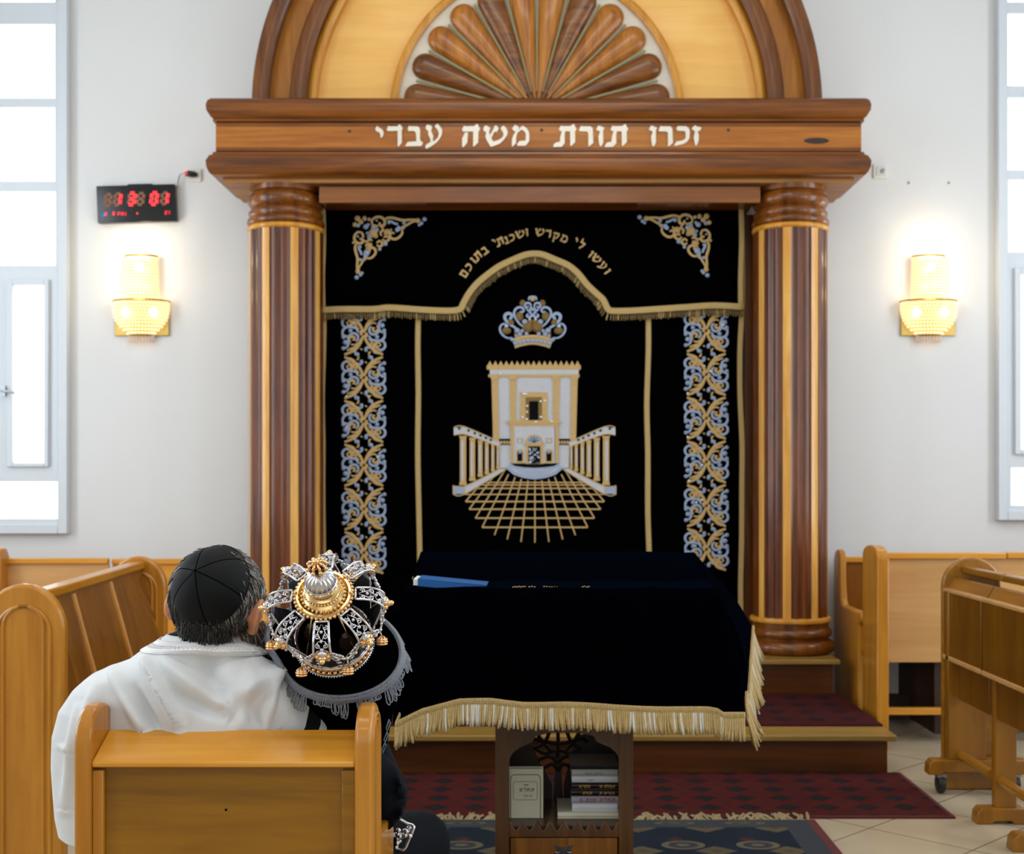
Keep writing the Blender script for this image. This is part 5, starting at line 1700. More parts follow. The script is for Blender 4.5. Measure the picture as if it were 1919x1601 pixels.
text_rtl(m, 'ספר', qx(990), qz(1473), .0052, yy, (0, .0006, 0)); text_rtl(m, 'תהלים', qx(1001), qz(1483.5), .0095, yy, (0, .0006, 0)); text_rtl(m, 'שי לכל', qx(997), qz(1493.5), .005, yy, (0, .0006, 0))
m.build('title', M['ink_brown'], t, smooth=0)
# blue book on the ledge of the table
t = thing('blue_book', 'blue book lying on the velvet-covered ledge of the reading table', 'book', (-.28, 3.7, 1.02))
zb = 1.0265
def tilt_box(mb, x0, x1, y0, y1, z0, z1, dz):
    vs = [(x, y, zz - (dz if x == x1 else 0)) for zz in (z0, z1) for y in (y0, y1) for x in (x0, x1)]
    return mb.add(vs, [(0, 2, 3, 1), (4, 5, 7, 6), (0, 1, 5, 4), (2, 6, 7, 3), (0, 4, 6, 2), (1, 3, 7, 5)])
xa, xb = (783 - VX) / FPX * 3.67, (912 - VX) / FPX * 3.67
tilt_box(MB(), xa - .013, xb - .003, 3.674, 3.80, zb + .002, zb + .0195, .018).build('page_block', plain('bright_page_edge', srgb(232, 230, 222), .8, var=.05), t, smooth=0)
m = MB(); tilt_box(m, xa, xb, 3.668, 3.805, zb + .0192, zb + .0212, .019); tilt_box(m, xa, xb, 3.668, 3.672, zb, zb + .0195, .018)
m.build('cover', M['cover_blue'], t, smooth=0)
# ------------------------------------------------------------------ seated man
man = thing('person', 'seated man in black skullcap and white prayer shawl, seen from behind, hugging a scroll', 'person', (-.62, 2.52, 0))
Hc = P(408, 1113, 2.50)             # middle of the skull
rng = random.Random(21)

def remeshed(name, mb, mat, parent, voxel, smooth_it=4):
    o = mb.build(name + '_source', mat, None, smooth=180)
    md = o.modifiers.new('r', 'REMESH'); md.mode = 'VOXEL'; md.voxel_size = voxel; md.use_smooth_shade = True
    sm = o.modifiers.new('s', 'SMOOTH'); sm.factor = .5; sm.iterations = smooth_it
    dg = bpy.context.evaluated_depsgraph_get(); dg.update()
    me = bpy.data.meshes.new_from_object(o.evaluated_get(dg))
    src = o.data
    bpy.data.objects.remove(o); bpy.data.meshes.remove(src)
    org = ORG[parent.name]
    me.transform(Matrix.Translation(-org))
    me.name = name
    if not me.materials: me.materials.append(mat)
    me.polygons.foreach_set('use_smooth', [True] * len(me.polygons))
    o = bpy.data.objects.new(name, me); COL.objects.link(o); o.parent = parent
    ORG[o.name] = org
    return o

sh_l, sh_r = Vector((-.775, 2.545, .885)), Vector((-.495, 2.555, .885))
el_l, el_r = Vector((-.870, 2.63, .70)), Vector((-.322, 2.63, .700))
wr_l, wr_r = Vector((-.70, 2.86, .70)), Vector((-.40, 2.875, .79))
hp_l, hp_r = Vector((-.69, 2.52, .535)), Vector((-.505, 2.52, .535))
kn_l, kn_r = Vector((-.80, 2.93, .50)), Vector((-.272, 2.945, .495))
an_l, an_r = Vector((-.80, 2.97, .10)), Vector((-.285, 2.985, .10))
neck = Vector((-.642, 2.515, .985))

b = MB()
# head: skull, jaw, nose, brow, ears; the face looks away from the camera and a little to the right
fd = Vector((.25, .93, -.26)).normalized()         # facing direction
sd = Vector((.93, -.25, -.12)).normalized()        # towards his right ear
ud = sd.cross(fd).normalized()
Rh = Matrix((sd, fd, ud)).transposed()
hl = lambda a, c, d: Hc + sd * a + fd * c + ud * d
b.ball(Hc, (.072, .096, .084), 20, 14, Rh)
b.ball(hl(0, .045, -.06), (.056, .058, .062), 16, 12, Rh)          # jaw
b.ball(hl(0, .075, -.095), (.030, .026, .024), 12, 8, Rh)          # chin
b.cone(hl(0, .095, .0), hl(0, .122, -.035), .010, .015, 10)        # nose
b.ball(hl(0, .090, .018), (.052, .016, .012), 12, 8, Rh)           # brow
b.ball(hl(.030, .088, .000), .0125, 8, 6); b.ball(hl(-.030, .088, .000), .0125, 8, 6)   # eyes
b.ball(hl(0, .098, -.058), (.024, .010, .005), 10, 6, Rh); b.ball(hl(0, .097, -.068), (.021, .010, .006), 10, 6, Rh)   # lips
for s_ in (-1, 1):                                                  # ears
    ec = hl(s_ * (.077 if s_ > 0 else .080), .012 if s_ > 0 else .0, -.030)
    ring = []
    for i in range(15):
        a = 2 * PI * i / 15
        ring.append(ec + fd * (.016 * math.sin(a) + .004) * 1.0 + ud * (.032 * math.cos(a)) + sd * s_ * (.010 - .006 * math.sin(a)))
    b.tube(ring, .0062, 7, closed=True)
    b.ball(ec, (.006, .016, .026), 10, 8, Rh)
    b.ball(ec - ud * .030 + fd * .004, (.006, .009, .010), 8, 6, Rh)
b.cone(hl(0, -.012, -.04), neck, .056, .060, 16)
# trunk, shoulders, limbs
for c, r in (((-.645, 2.525, .90), (.165, .100, .09)), ((-.635, 2.53, .80), (.165, .108, .12)), ((-.615, 2.525, .68), (.155, .108, .12)), ((-.60, 2.52, .565), (.165, .120, .10))):
    b.ball(c, r, 20, 14)
b.cone(neck, Vector((-.64, 2.525, .93)), .062, .10, 16)
for a, r0, c, r1 in ((sh_l, .058, el_l, .043), (el_l, .042, wr_l, .028), (sh_r, .058, el_r, .043), (el_r, .042, wr_r, .028),
                     (hp_l, .085, kn_l, .058), (kn_l, .056, an_l, .038), (hp_r, .085, kn_r, .058), (kn_r, .056, an_r, .038)):
    b.cone(a, c, r0, r1, 14)
for a in (an_l, an_r):
    b.cone(a + Vector((0, -.02, -.04)), a + Vector((.01, .15, -.055)), .036, .028, 12)
# hands: palm, four unequal bent fingers and a thumb from the side of the palm, closed on the mantle
def hand(wr, d, up, side):
    d, up = d.normalized(), up.normalized()
    s_ = d.cross(up).normalized() * side
    b.cone(wr, wr + d * .03, .026, .030, 10)
    Rm = Matrix((s_, d, up)).transposed()
    b.ball(wr + d * .060, (.040, .048, .015), 14, 10, Rm)
    for k, (off, ln) in enumerate(((-.029, .070), (-.010, .080), (.010, .075), (.029, .058))):
        p0 = wr + d * .095 + s_ * off
        p1 = p0 + (d * .92 - up * .35).normalized() * ln * .45
        p2 = p1 + (d * .55 - up * .85).normalized() * ln * .32
        p3 = p2 + (d * .1 - up * 1.0).normalized() * ln * .25
        b.cone(p0 - d * .012, p1, .0092, .0085, 8); b.cone(p1, p2, .0085, .0078, 8); b.cone(p2, p3, .0078, .0066, 8)
    t0 = wr + d * .035 - s_ * .034
    t1 = t0 + (d * .6 - s_ * .75).normalized() * .036
    t2 = t1 + (d * .9 - s_ * .15 - up * .3).normalized() * .030
    b.cone(t0 + s_ * .012, t1, .0125, .0105, 8); b.cone(t1, t2, .0102, .0080, 8)
hand(wr_r, Vector((-.9, .1, .12)), Vector((.1, .9, .2)), 1)
hand(wr_l, Vector((.85, .12, .1)), Vector((.0, .9, .25)), -1)
body = remeshed('body', b, M['skin'], man, .0056, 3)

# jacket and trousers a little outside the body
j = MB()
for c, r in (((-.645, 2.525, .885), (.168, .104, .075)), ((-.635, 2.53, .80), (.175, .116, .12)), ((-.615, 2.525, .68), (.168, .118, .12)), ((-.60, 2.52, .585), (.176, .128, .09))):
    j.ball(c, r, 20, 14)
j.cone(Vector((-.642, 2.525, .935)), Vector((-.64, 2.525, .90)), .070, .095, 16)
for a, r0, c, r1 in ((sh_l, .064, el_l, .053), (el_l, .053, wr_l, .040), (sh_r, .064, el_r, .052), (el_r, .052, wr_r, .040)):
    j.cone(a, c, r0, r1, 16)
j.ball(el_r + Vector((.006, -.01, -.012)), (.052, .055, .066), 16, 12)
for k in range(5):                                                   # creases round the bent elbow
    a = -1.1 + .45 * k
    p = el_r + Vector((.006, -.01, -.012))
    j.tube([p + Vector((.050 * math.cos(a + .2 * q) , -.03 + .03 * q * .6, .064 * math.sin(a + .2 * q) )) for q in range(-2, 3)], .006, 6)
jk = remeshed('jacket', j, M['jacket'], man, .0075, 3)
tr = MB()
tr.ball((-.60, 2.52, .56), (.182, .132, .10), 20, 14)
for a, r0, c, r1 in ((hp_l, .098, kn_l, .074), (kn_l, .074, an_l, .060), (hp_r, .098, kn_r, .076), (kn_r, .076, an_r, .062)):
    tr.cone(a, c, r0, r1, 18)
remeshed('trousers', tr, M['trouser'], man, .008, 4)
s_ = MB()
for a in (an_l, an_r):
    s_.cone(a + Vector((0, -.03, -.052)), a + Vector((.012, .165, -.060)), .046, .037, 14)
    s_.box(a.x - .042, a.x + .046, a.y - .07, a.y + .20, .014, .030)
remeshed('shoes', s_, M['shoe'], man, .006, 3)

# hair: under-layer and strands that fall from below the cap
hs = MB()
hs.ball(Hc + Vector((0, -.004, .0)), (.077, .100, .087), 28, 20, Rh)
hair_shell = []
keep = MB()
def is_hair(d):
    """d: unit direction in head space (right ear, face, up)"""
    if d.y > .62: return False
    if d.y > .20 and d.z < -.05: return False
    if d.z < -.93: return False
    return True
vsn = len(hs.v)
RhT = Rh.transposed()
keep.v = hs.v
for f, m_ in zip(hs.f, hs.m):
    c = sum((Vector(hs.v[i]) for i in f), Vector()) / len(f) - Hc
    if is_hair((RhT @ c).normalized()):
        keep.f.append(f); keep.m.append(0)
hair = keep.build('hair', M['hair_dark'], man, smooth=180)
st = MB()
capd = Vector((-.17, -.86, .47)).normalized()          # middle of the skull cap, world direction
grav = Vector((0, 0, -1))
count = 0
while count < 3400:
    d = Vector((rng.gauss(0, 1), rng.gauss(0, 1), rng.gauss(0, 1))).normalized()
    dl = RhT @ d
    if not is_hair(dl): continue
    ang = math.acos(max(-1, min(1, d.dot(capd))))
    if ang < math.radians(50): continue
    if d.y > .75: continue
    count += 1
    # comb direction: down the skull, slightly away from the crown of the head
    p = Hc + Rh @ Vector((dl.x * .078, dl.y * .101, dl.z * .088))
    pts = [p]
    flow = (grav * .9 + (d - capd * d.dot(capd)) * .7 + Vector((rng.gauss(0, .16), rng.gauss(0, .16), rng.gauss(0, .12))))
    n_ = d
    L = rng.uniform(.022, .042) + (.022 if dl.z < -.2 else 0)
    q = p
    for k in range(4):
        t = (flow - n_ * flow.dot(n_)).normalized()
        q = q + t * L / 4 + n_ * rng.uniform(.0, .0016)
        rel = RhT @ (q - Hc)
        e = math.sqrt((rel.x / .079) ** 2 + (rel.y / .102) ** 2 + (rel.z / .089) ** 2)
        if e < 1.0 and rel.z > -.05: q = Hc + Rh @ (rel / e)
        n_ = (q - Hc).normalized()
        pts.append(q)
    right = d.x * .8 + d.z * .55 + .1
    pg = min(.96, max(.03, .34 + .75 * right))
    r_ = rng.random()
    st.mat(0 if r_ > pg else (1 if rng.random() < .55 else 2)).tube(pts, [.0012, .0013, .0012, .0009, .0004], 4)
# back of the neck: short hair that hangs to the collar
for i in range(900):
    a = rng.uniform(-1.25, 1.25)
    zz = rng.uniform(-.080, -.030)
    k = 1 - .28 * (-.03 - zz) / .05
    p = hl(.069 * k * math.sin(a), -.088 * k * math.cos(a) + .004, zz)
    L = rng.uniform(.020, .038)
    out = (sd * math.sin(a) - fd * math.cos(a))
    pts = [p, p + grav * L * .4 + out * rng.uniform(.0, .003), p + grav * L * .75 + out * rng.uniform(-.003, .004), p + grav * L + out * rng.uniform(-.004, .006) + sd * rng.gauss(0, .004)]
    r_ = rng.random(); pg = .10 + .35 * max(0, math.sin(a))
    st.mat(0 if r_ > pg else 1).tube(pts, [.0014, .0014, .0011, .0004], 4)
st.build('strands', [M['hair_dark'], M['hair_mid'], M['hair_light']], hair, smooth=180)['kind'] = 'stuff'
# beard and side locks: visible past the right ear and below the left one
bd = MB()
for i in range(1500):
    side = 1 if rng.random() < .62 else -1
    a = rng.uniform(.42, .078 * 13)
    c = hl(side * rng.uniform(.035, .074), rng.uniform(.020, .085), rng.uniform(-.100, -.030))
    L = rng.uniform(.018, .045)
    dr_ = (grav * 1.0 + sd * side * rng.uniform(.0, .55) + fd * rng.uniform(-.1, .5)).normalized()
    bd.mat(0 if rng.random() < .6 else (1 if rng.random() < .6 else 2)).tube([c, c + dr_ * L * .5, c + dr_ * L + Vector((rng.gauss(0, .003), rng.gauss(0, .003), 0))], [.0013, .0012, .0005], 4)
bo = bd.build('beard', [M['beard'], M['hair_mid'], M['hair_light']], man, smooth=180)

# skull cap of six gores
cap = MB(); seams = MB()
cz_ = capd
cx_ = Vector((0, 0, 1)).cross(cz_).normalized()
cy_ = cz_.cross(cx_)
spin = math.radians(12)
def cap_pt(a, th, lift=0.0):
    d = (cz_ * math.cos(th) + (cx_ * math.cos(a + spin) + cy_ * math.sin(a + spin)) * math.sin(th))
    dl = RhT @ d
    r = 1 / math.sqrt((dl.x / .081) ** 2 + (dl.y / .105) ** 2 + (dl.z / .091) ** 2)
    gore = .0016 * abs(math.cos(3 * a)) * math.sin(min(th * 1.5, PI))
    peak = .004 * math.exp(-(th / .12) ** 2)
    return Hc + d * (r + gore + peak + lift)
TH = math.radians(64)
cap.grid(lambda u, v: cap_pt(2 * PI * u, max(.002, TH * v)), 72, 24, closed_u=True)
co = cap.build('skullcap', M['cap'], man, smooth=180, solid=.003)
for k in range(6):
    a = PI / 6 + k * PI / 3
    seams.tube([cap_pt(a, TH * i / 16, .0012) for i in range(17)], .0011, 5)
seams.build('seam', M['cap_seam'], co, smooth=180)
rim = MB(); rim.tube([cap_pt(2 * PI * i / 60, TH, .001) for i in range(60)], .0022, 6, closed=True)
rim.build('rim', M['cap'], co, smooth=180)

# ------------------------------------------------------------------ prayer shawl
# rings from the collar to the hem: (z, centre x, half width, back y, front y, squareness)
RINGS = [(1.030, -.652, .066, 2.440, 2.575, 2.0),
         (1.012, -.652, .088, 2.425, 2.595, 2.0),
         (.992, -.655, .120, 2.415, 2.615, 2.0),
         (.972, -.650, .150, 2.405, 2.630, 2.1),
         (.955, -.650, .190, 2.400, 2.640, 2.3),
         (.938, -.652, .222, 2.398, 2.650, 2.5),
         (.910, -.660, .246, 2.396, 2.660, 2.6),
         (.870, -.668, .266, 2.396, 2.670, 2.6),
         (.820, -.675, .274, 2.397, 2.685, 2.5),
         (.760, -.680, .274, 2.400, 2.70, 2.4),
         (.700, -.684, .270, 2.404, 2.71, 2.3),
         (.650, -.688, .262, 2.410, 2.71, 2.2),
         (.615, -.690, .252, 2.416, 2.70, 2.1)]
def ring_at(z):
    for a, c in zip(RINGS, RINGS[1:]):
        if z >= c[0]:
            t = (a[0] - z) / (a[0] - c[0])
            return [lerp(p, q, t) for p, q in zip(a, c)]
    return list(RINGS[-1])
FOLDS = [  # photo-space ridges of the cloth: x0,y0,x1,y1, height, width(px)
    (277, 1240, 338, 1372, .016, 9), (215, 1262, 268, 1372, .010, 10), (300, 1232, 420, 1330, .008, 14), (540, 1248, 425, 1318, .010, 16),
    (470, 1262, 452, 1372, .006, 12), (360, 1250, 520, 1372, -.006, 20), (250, 1290, 300, 1372, -.010, 10), (185, 1290, 150, 1420, .008, 12), (152, 1330, 125, 1520, .008, 10),
    (515, 1250, 500, 1372, .009, 9), (400, 1225, 400, 1290, -.010, 22), (320, 1225, 470, 1222, .008, 10), (118, 1400, 142, 1412, .004, 6), (330, 1300, 430, 1345, -.007, 14)]
def shawl(u, v):
    """u: 0 = front edge on his left, .5 = back, 1 = front edge on his right; v: collar to hem"""
    z0 = lerp(RINGS[0][0], RINGS[-1][0], v)
    zt, cx, hw, yb, yf, sq = ring_at(z0)
    ang = lerp(-150, 132, u)                 # degrees from the back, + to his right
    turn = 24 * max(0, 1 - max(0, v - .13) / .30)
    ang += turn * min(1, max(0, (ang + 20) / 70.0)) * min(1, max(0, (132 - ang) / 50.0))
    a = math.radians(ang)
    s_, c_ = math.sin(a), math.cos(a)
    e = 2.0 / sq
    X = math.copysign(abs(s_) ** e, s_) * hw
    Y = math.copysign(abs(c_) ** e, c_)
    ym = (yb + yf) / 2 + .0
    y = ym - Y * (ym - yb) if Y > 0 else ym - Y * (yf - ym)
    # shoulders slope: the collar side is raised towards the neck, right shoulder lower
    z = z0 - .012 * (X / .27) * min(1, v * 4)
    p = Vector((cx + X, y, z))
    nrm = Vector((s_, -c_, .35)).normalized()
    px = VX + p.x / p.y * FPX; py = VY - (p.z - CH) / p.y * FPX
    h = 0.0
    if c_ > -.2:
        for x0, y0, x1, y1, amp, wd in FOLDS:
            dx, dy = x1 - x0, y1 - y0
            L2 = dx * dx + dy * dy
            t = ((px - x0) * dx + (py - y0) * dy) / L2
            tc = min(1, max(0, t))
            dist = math.hypot(px - x0 - tc * dx, py - y0 - tc * dy)
            fade = math.sin(PI * min(1, max(0.06, tc * .94 + .06))) ** .5 if tc < 1 else .35
            h += amp * 2.1 * math.exp(-(dist / (wd * 1.0)) ** 2) * fade
    h += .004 * math.sin(ang * .11 + v * 3) * min(1, v * 2) + .0025 * math.sin(ang * .23 - v * 5) * v
    return p + nrm * h
sh = MB()
NU, NV = 360, 140
sh.grid(shawl, NU, NV)
# coloured stripes that run down the right side of the shawl
k = 0
import bisect
for jv in range(NV):
    for iu in range(NU):
        u = (iu + .5) / NU; ang = lerp(-150, 132, u)
        mi = 0
        if 50.5 < ang < 63: mi = 1
        elif 74 < ang < 82.5: mi = 1
        elif 82.5 < ang < 85.5: mi = 2
        elif 85.5 < ang < 97: mi = 1
        elif 97 < ang < 99: mi = 2
        elif 99 < ang < 112: mi = 1
        if jv < 8: mi = 0
        sh.m[k] = mi; k += 1
so = sh.build('prayer_shawl', [M['tallit'], M['tallit_black'], M['tallit_grey']], man, smooth=180, solid=.0035)
# woven neck band
nb = MB()
def band_pt(u, w_):
    ang = lerp(-100, 75, u); a = math.radians(ang)
    zz = lerp(1.022, .998, w_) - .010 * abs(math.sin(a)) * (1 if ang > 0 else .3)
    v = (RINGS[0][0] - zz) / (RINGS[0][0] - RINGS[-1][0])
    uu = (ang + 150) / 282.0
    p = shawl(uu, v)
    return p + Vector((math.sin(a), -math.cos(a), .4)).normalized() * .0045
nb.grid(band_pt, 70, 6)
bo_ = nb.build('neck_band', M['tallit_band'], so, smooth=180, solid=.002)
pt = MB()
for i in range(46):
    u = .06 + .88 * i / 46
    d0 = [band_pt(u + q, .5 + w_) for q, w_ in ((-.008, 0), (0, .16), (.008, 0), (0, -.16))]
    pt.tube([p + Vector((0, -.0016, .0006)) for p in d0], .0007, 4, closed=True)
for w_ in (.12, .24, .78, .9):
    pt.tube([band_pt(.03 + .94 * i / 60, w_) + Vector((0, -.0016, .0006)) for i in range(61)], .0008, 4)
pt.build('band_pattern', plain('band_thread', srgb(206, 208, 214), .35, var=.1), bo_, smooth=180)
# ------------------------------------------------------------------ Torah scroll in its mantle
axis = Vector((.0, -.78, .625)).normalized()       # from the man's lap up towards the camera
Ct = P(622, 1216, 2.47)                                # middle of the mantle's flat top
sx_ = Vector((1, 0, -.40)); sx_ = (sx_ - axis * sx_.dot(axis)).normalized()
sy_ = axis.cross(sx_).normalized()
if sy_.z < 0: sy_ = -sy_
scr = thing('torah_scroll', 'Torah scroll in a black velvet mantle with silver braid, held by the seated man', 'scroll', tuple(Ct - axis * .46))
RA, RB = .138, .104
def oval(t, k=1.0, da=0.0, q=2.0):
    k = k * (1 - .17 * math.exp(-((((t - math.radians(222) + PI) % (2 * PI)) - PI) / .55) ** 2))
    c, s_ = math.cos(t), math.sin(t)
    e = 2 / q
    return sx_ * (math.copysign(abs(c) ** e, c) * RA * k) + sy_ * (math.copysign(abs(s_) ** e, s_) * RB * k) + axis * da
mt = MB()
def mantle(u, v):
    t = 2 * PI * u
    if v < .2:                        # flat top, slightly domed
        k = v / .2
        return Ct + oval(t, max(k, .002), .010 * (1 - k * k))
    if v < .26:
        k = (v - .2) / .06
        return Ct + oval(t, 1.0 + .008 * math.sin(PI * k), -.012 * k)
    k = (v - .26) / .74
    sq = 1.0 - .22 * k + .03 * math.sin(t * 6 + 1) * k
    p = Ct + oval(t, sq, -.012 - .44 * k)
    return p + Vector((-.06 * k, .02 * k * k, -.03 * math.sin(PI * k * .8)))
mt.grid(mantle, 72, 60, closed_u=True)
mo = mt.build('mantle', M['velvet'], scr, smooth=180)
# silver braid round the top edge and its looped fringe
bd = MB()
N = 72
for da, k, r in ((.001, .985, .0036), (-.001, 1.012, .0036), (-.005, 1.030, .0034), (-.009, 1.036, .0030)):
    bd.tube([Ct + oval(2 * PI * i / N, k, da) for i in range(N)], r, 6, closed=True)
for i in range(300):
    t = 2 * PI * i / 300
    bd.ball(Ct + oval(t, .998, .0035), (.0030, .0030, .0030), 5, 4)
    bd.ball(Ct + oval(t, 1.034, -.003), (.0026, .0026, .0030), 5, 4)
bd.build('braid', M['trim_silver'], mo, smooth=180)
fr = MB(); rr_ = random.Random(4)
for i in range(54):
    t = 2 * PI * (i + .5) / 54
    if i % 9 in (0, 4) or 186 < math.degrees(t) < 240: continue
    base = Ct + oval(t, 1.03, -.010)
    out = oval(t, 1.0).normalized()
    tan = (oval(t + .02) - oval(t - .02)).normalized()
    grp = (i % 6)
    for q in range(3):
        ln = (.007 + .020 * math.sin(PI * grp / 5)) * rr_.uniform(.8, 1.15)
        o_ = tan * (q - 1) * .0045
        dn = (Vector((0, 0, -1)) * .8 + out * .35 - axis * .25 + tan * rr_.uniform(-.25, .25)).normalized()
        w_ = .0042
        loop = [base + o_ - tan * w_ * .6, base + o_ - tan * w_ + dn * ln * .7 + out * .003, base + o_ + dn * ln + out * .004, base + o_ + tan * w_ + dn * ln * .7 + out * .003, base + o_ + tan * w_ * .6]
        fr.tube(smooth_path(loop, 3), .0013, 5)
fr.build('looped_fringe', M['trim_silver'], mo, smooth=180)
# silver embroidery on the mantle's side and its hem
em = MB()
def on_side(t, k):
    p = mantle(t / (2 * PI) % 1.0, .26 + .74 * k)
    o = mantle(t / (2 * PI) % 1.0, .26 + .74 * k) - (Ct - axis * (.012 + .44 * k) + Vector((-.06 * k, .02 * k * k, -.03 * math.sin(PI * k * .8))))
    return p + o.normalized() * .002
for t0 in (-.15,):
    for k in range(6):
        f0, f1 = .30 + k * .10, .40 + k * .10
        fm = (f0 + f1) / 2
        em.tube([on_side(t0, f0), on_side(t0 + .07, fm), on_side(t0, f1), on_side(t0 - .07, fm)], .0017, 5, closed=True)
for i in range(72):
    em.tube([on_side(2 * PI * i / 72, .985), on_side(2 * PI * (i + .5) / 72, .93), on_side(2 * PI * (i + 1) / 72, .985)], .0022, 5)
em.build('embroidery', M['silver_thread'], mo, smooth=180)
# silver piece at the mantle's lower corner, on his thigh
sp = MB(); rr_ = random.Random(9)
c0 = P(753, 1566, 2.74)
for i in range(26):
    a = rr_.uniform(0, 2 * PI); d = rr_.uniform(.0, 1.0) ** .6
    sp.ball(c0 + Vector((.018 * d * math.cos(a) + .008 * math.sin(a), rr_.uniform(-.008, .008), .026 * d * math.sin(a))), (.0065, .005, .006), 6, 5)
sp.tube(smooth_path([c0 + Vector(q) for q in ((-.02, 0, -.026), (.004, -.004, -.03), (.016, -.003, -.008), (.026, 0, .018), (.012, .004, .024), (-.008, .004, .034), (-.02, .004, .024))], 4), .0035, 6)
sp.build('silver_hem', M['silver'], mo, smooth=180)
# the two roller handles that stand inside the crown
for q in (-1, 1):
    rl = MB(); p0 = Ct + sx_ * .036 * q - axis * .02
    rl.tube([p0, p0 + axis * .055, p0 + axis * .06, p0 + axis * .085], [.012, .012, .016, .006], 12)
    rl.build('roller', M['dark_wood'], scr, smooth=40)

# ------------------------------------------------------------------ crown
cr = thing('scroll_coronet', 'openwork silver and gold crown with small gold bells on top of the Torah scroll', 'crown', tuple(Ct + axis * .01))
Cb = P(628, 1207, 2.46) + axis * .004
KC = .87; KF = .80
ax_x = sx_; ax_y = axis.cross(ax_x).normalized()
RM = Matrix((ax_x, ax_y, axis)).transposed()
def kz(prof): return [(r * KC, z * KC) for r, z in prof]
def cp_(r, a, z):
    r = r * KC; z = z * KC
    return Cb + ax_x * (r * math.cos(a)) + ax_y * (r * math.sin(a)) + axis * z
def circ(r, z, n=64): return [cp_(r, 2 * PI * i / n, z) for i in range(n)]
b = MB()                                             # base ring
b.lathe(kz([(.080, .0), (.083, .002), (.084, .012), (.082, .024), (.079, .026), (.078, .012), (.080, .0)]), 64, Cb, M=RM, cap=False)
b.build('base_ring', M['gold'], cr, smooth=40)
b = MB()
b.tube(circ(.0835, .028), .003, 6, closed=True); b.tube(circ(.0830, .034), .0022, 6, closed=True); b.tube(circ(.0840, -.001), .0018, 6, closed=True)
for i in range(90): b.ball(cp_(.0865, 2 * PI * i / 90, -.002), .0017, 6, 4)
b.build('silver_rim', M['silver'], cr, smooth=180)
b = MB()
for i in range(44):
    b.ball(cp_(.0845, 2 * PI * i / 44, .013), .0042, 6, 5)
for i in range(44):
    a = 2 * PI * i / 44
    b.tube([cp_(.084, a, .021), cp_(.0855, a + .07, .025), cp_(.084, a + .14, .021)], .0012, 5)
b.build('beading', M['gold'], cr, smooth=180)
NA = 8
PH = -PI / 2 + math.radians(20)
prof_arm = [(.1215, .148), (.122, .158), (.118, .169), (.109, .179), (.096, .186), (.082, .189), (.066, .190)]
arm_path = smooth_path([Vector((r, 0, z)) for r, z in prof_arm], 5)
def arm_pt(k, s_, off, lift=0.0):
    """point on arm k: s along it 0..1, off sideways in metres"""
    f = s_ * (len(arm_path) - 1); i = min(int(f), len(arm_path) - 2); t = f - i
    q = arm_path[i].lerp(arm_path[i + 1], t)
    a = PH + 2 * PI * k / NA
    n_ = Vector((q.x, 0, max(0.02, (q.z - .13)) * 3.0)).normalized()
    q = q + n_ * lift
    rad = Vector((math.cos(a), math.sin(a), 0)); tan = Vector((-math.sin(a), math.cos(a), 0))
    loc = rad * q.x + tan * off + Vector((0, 0, q.z))
    return Cb + (ax_x * loc.x + ax_y * loc.y + axis * loc.z) * KC
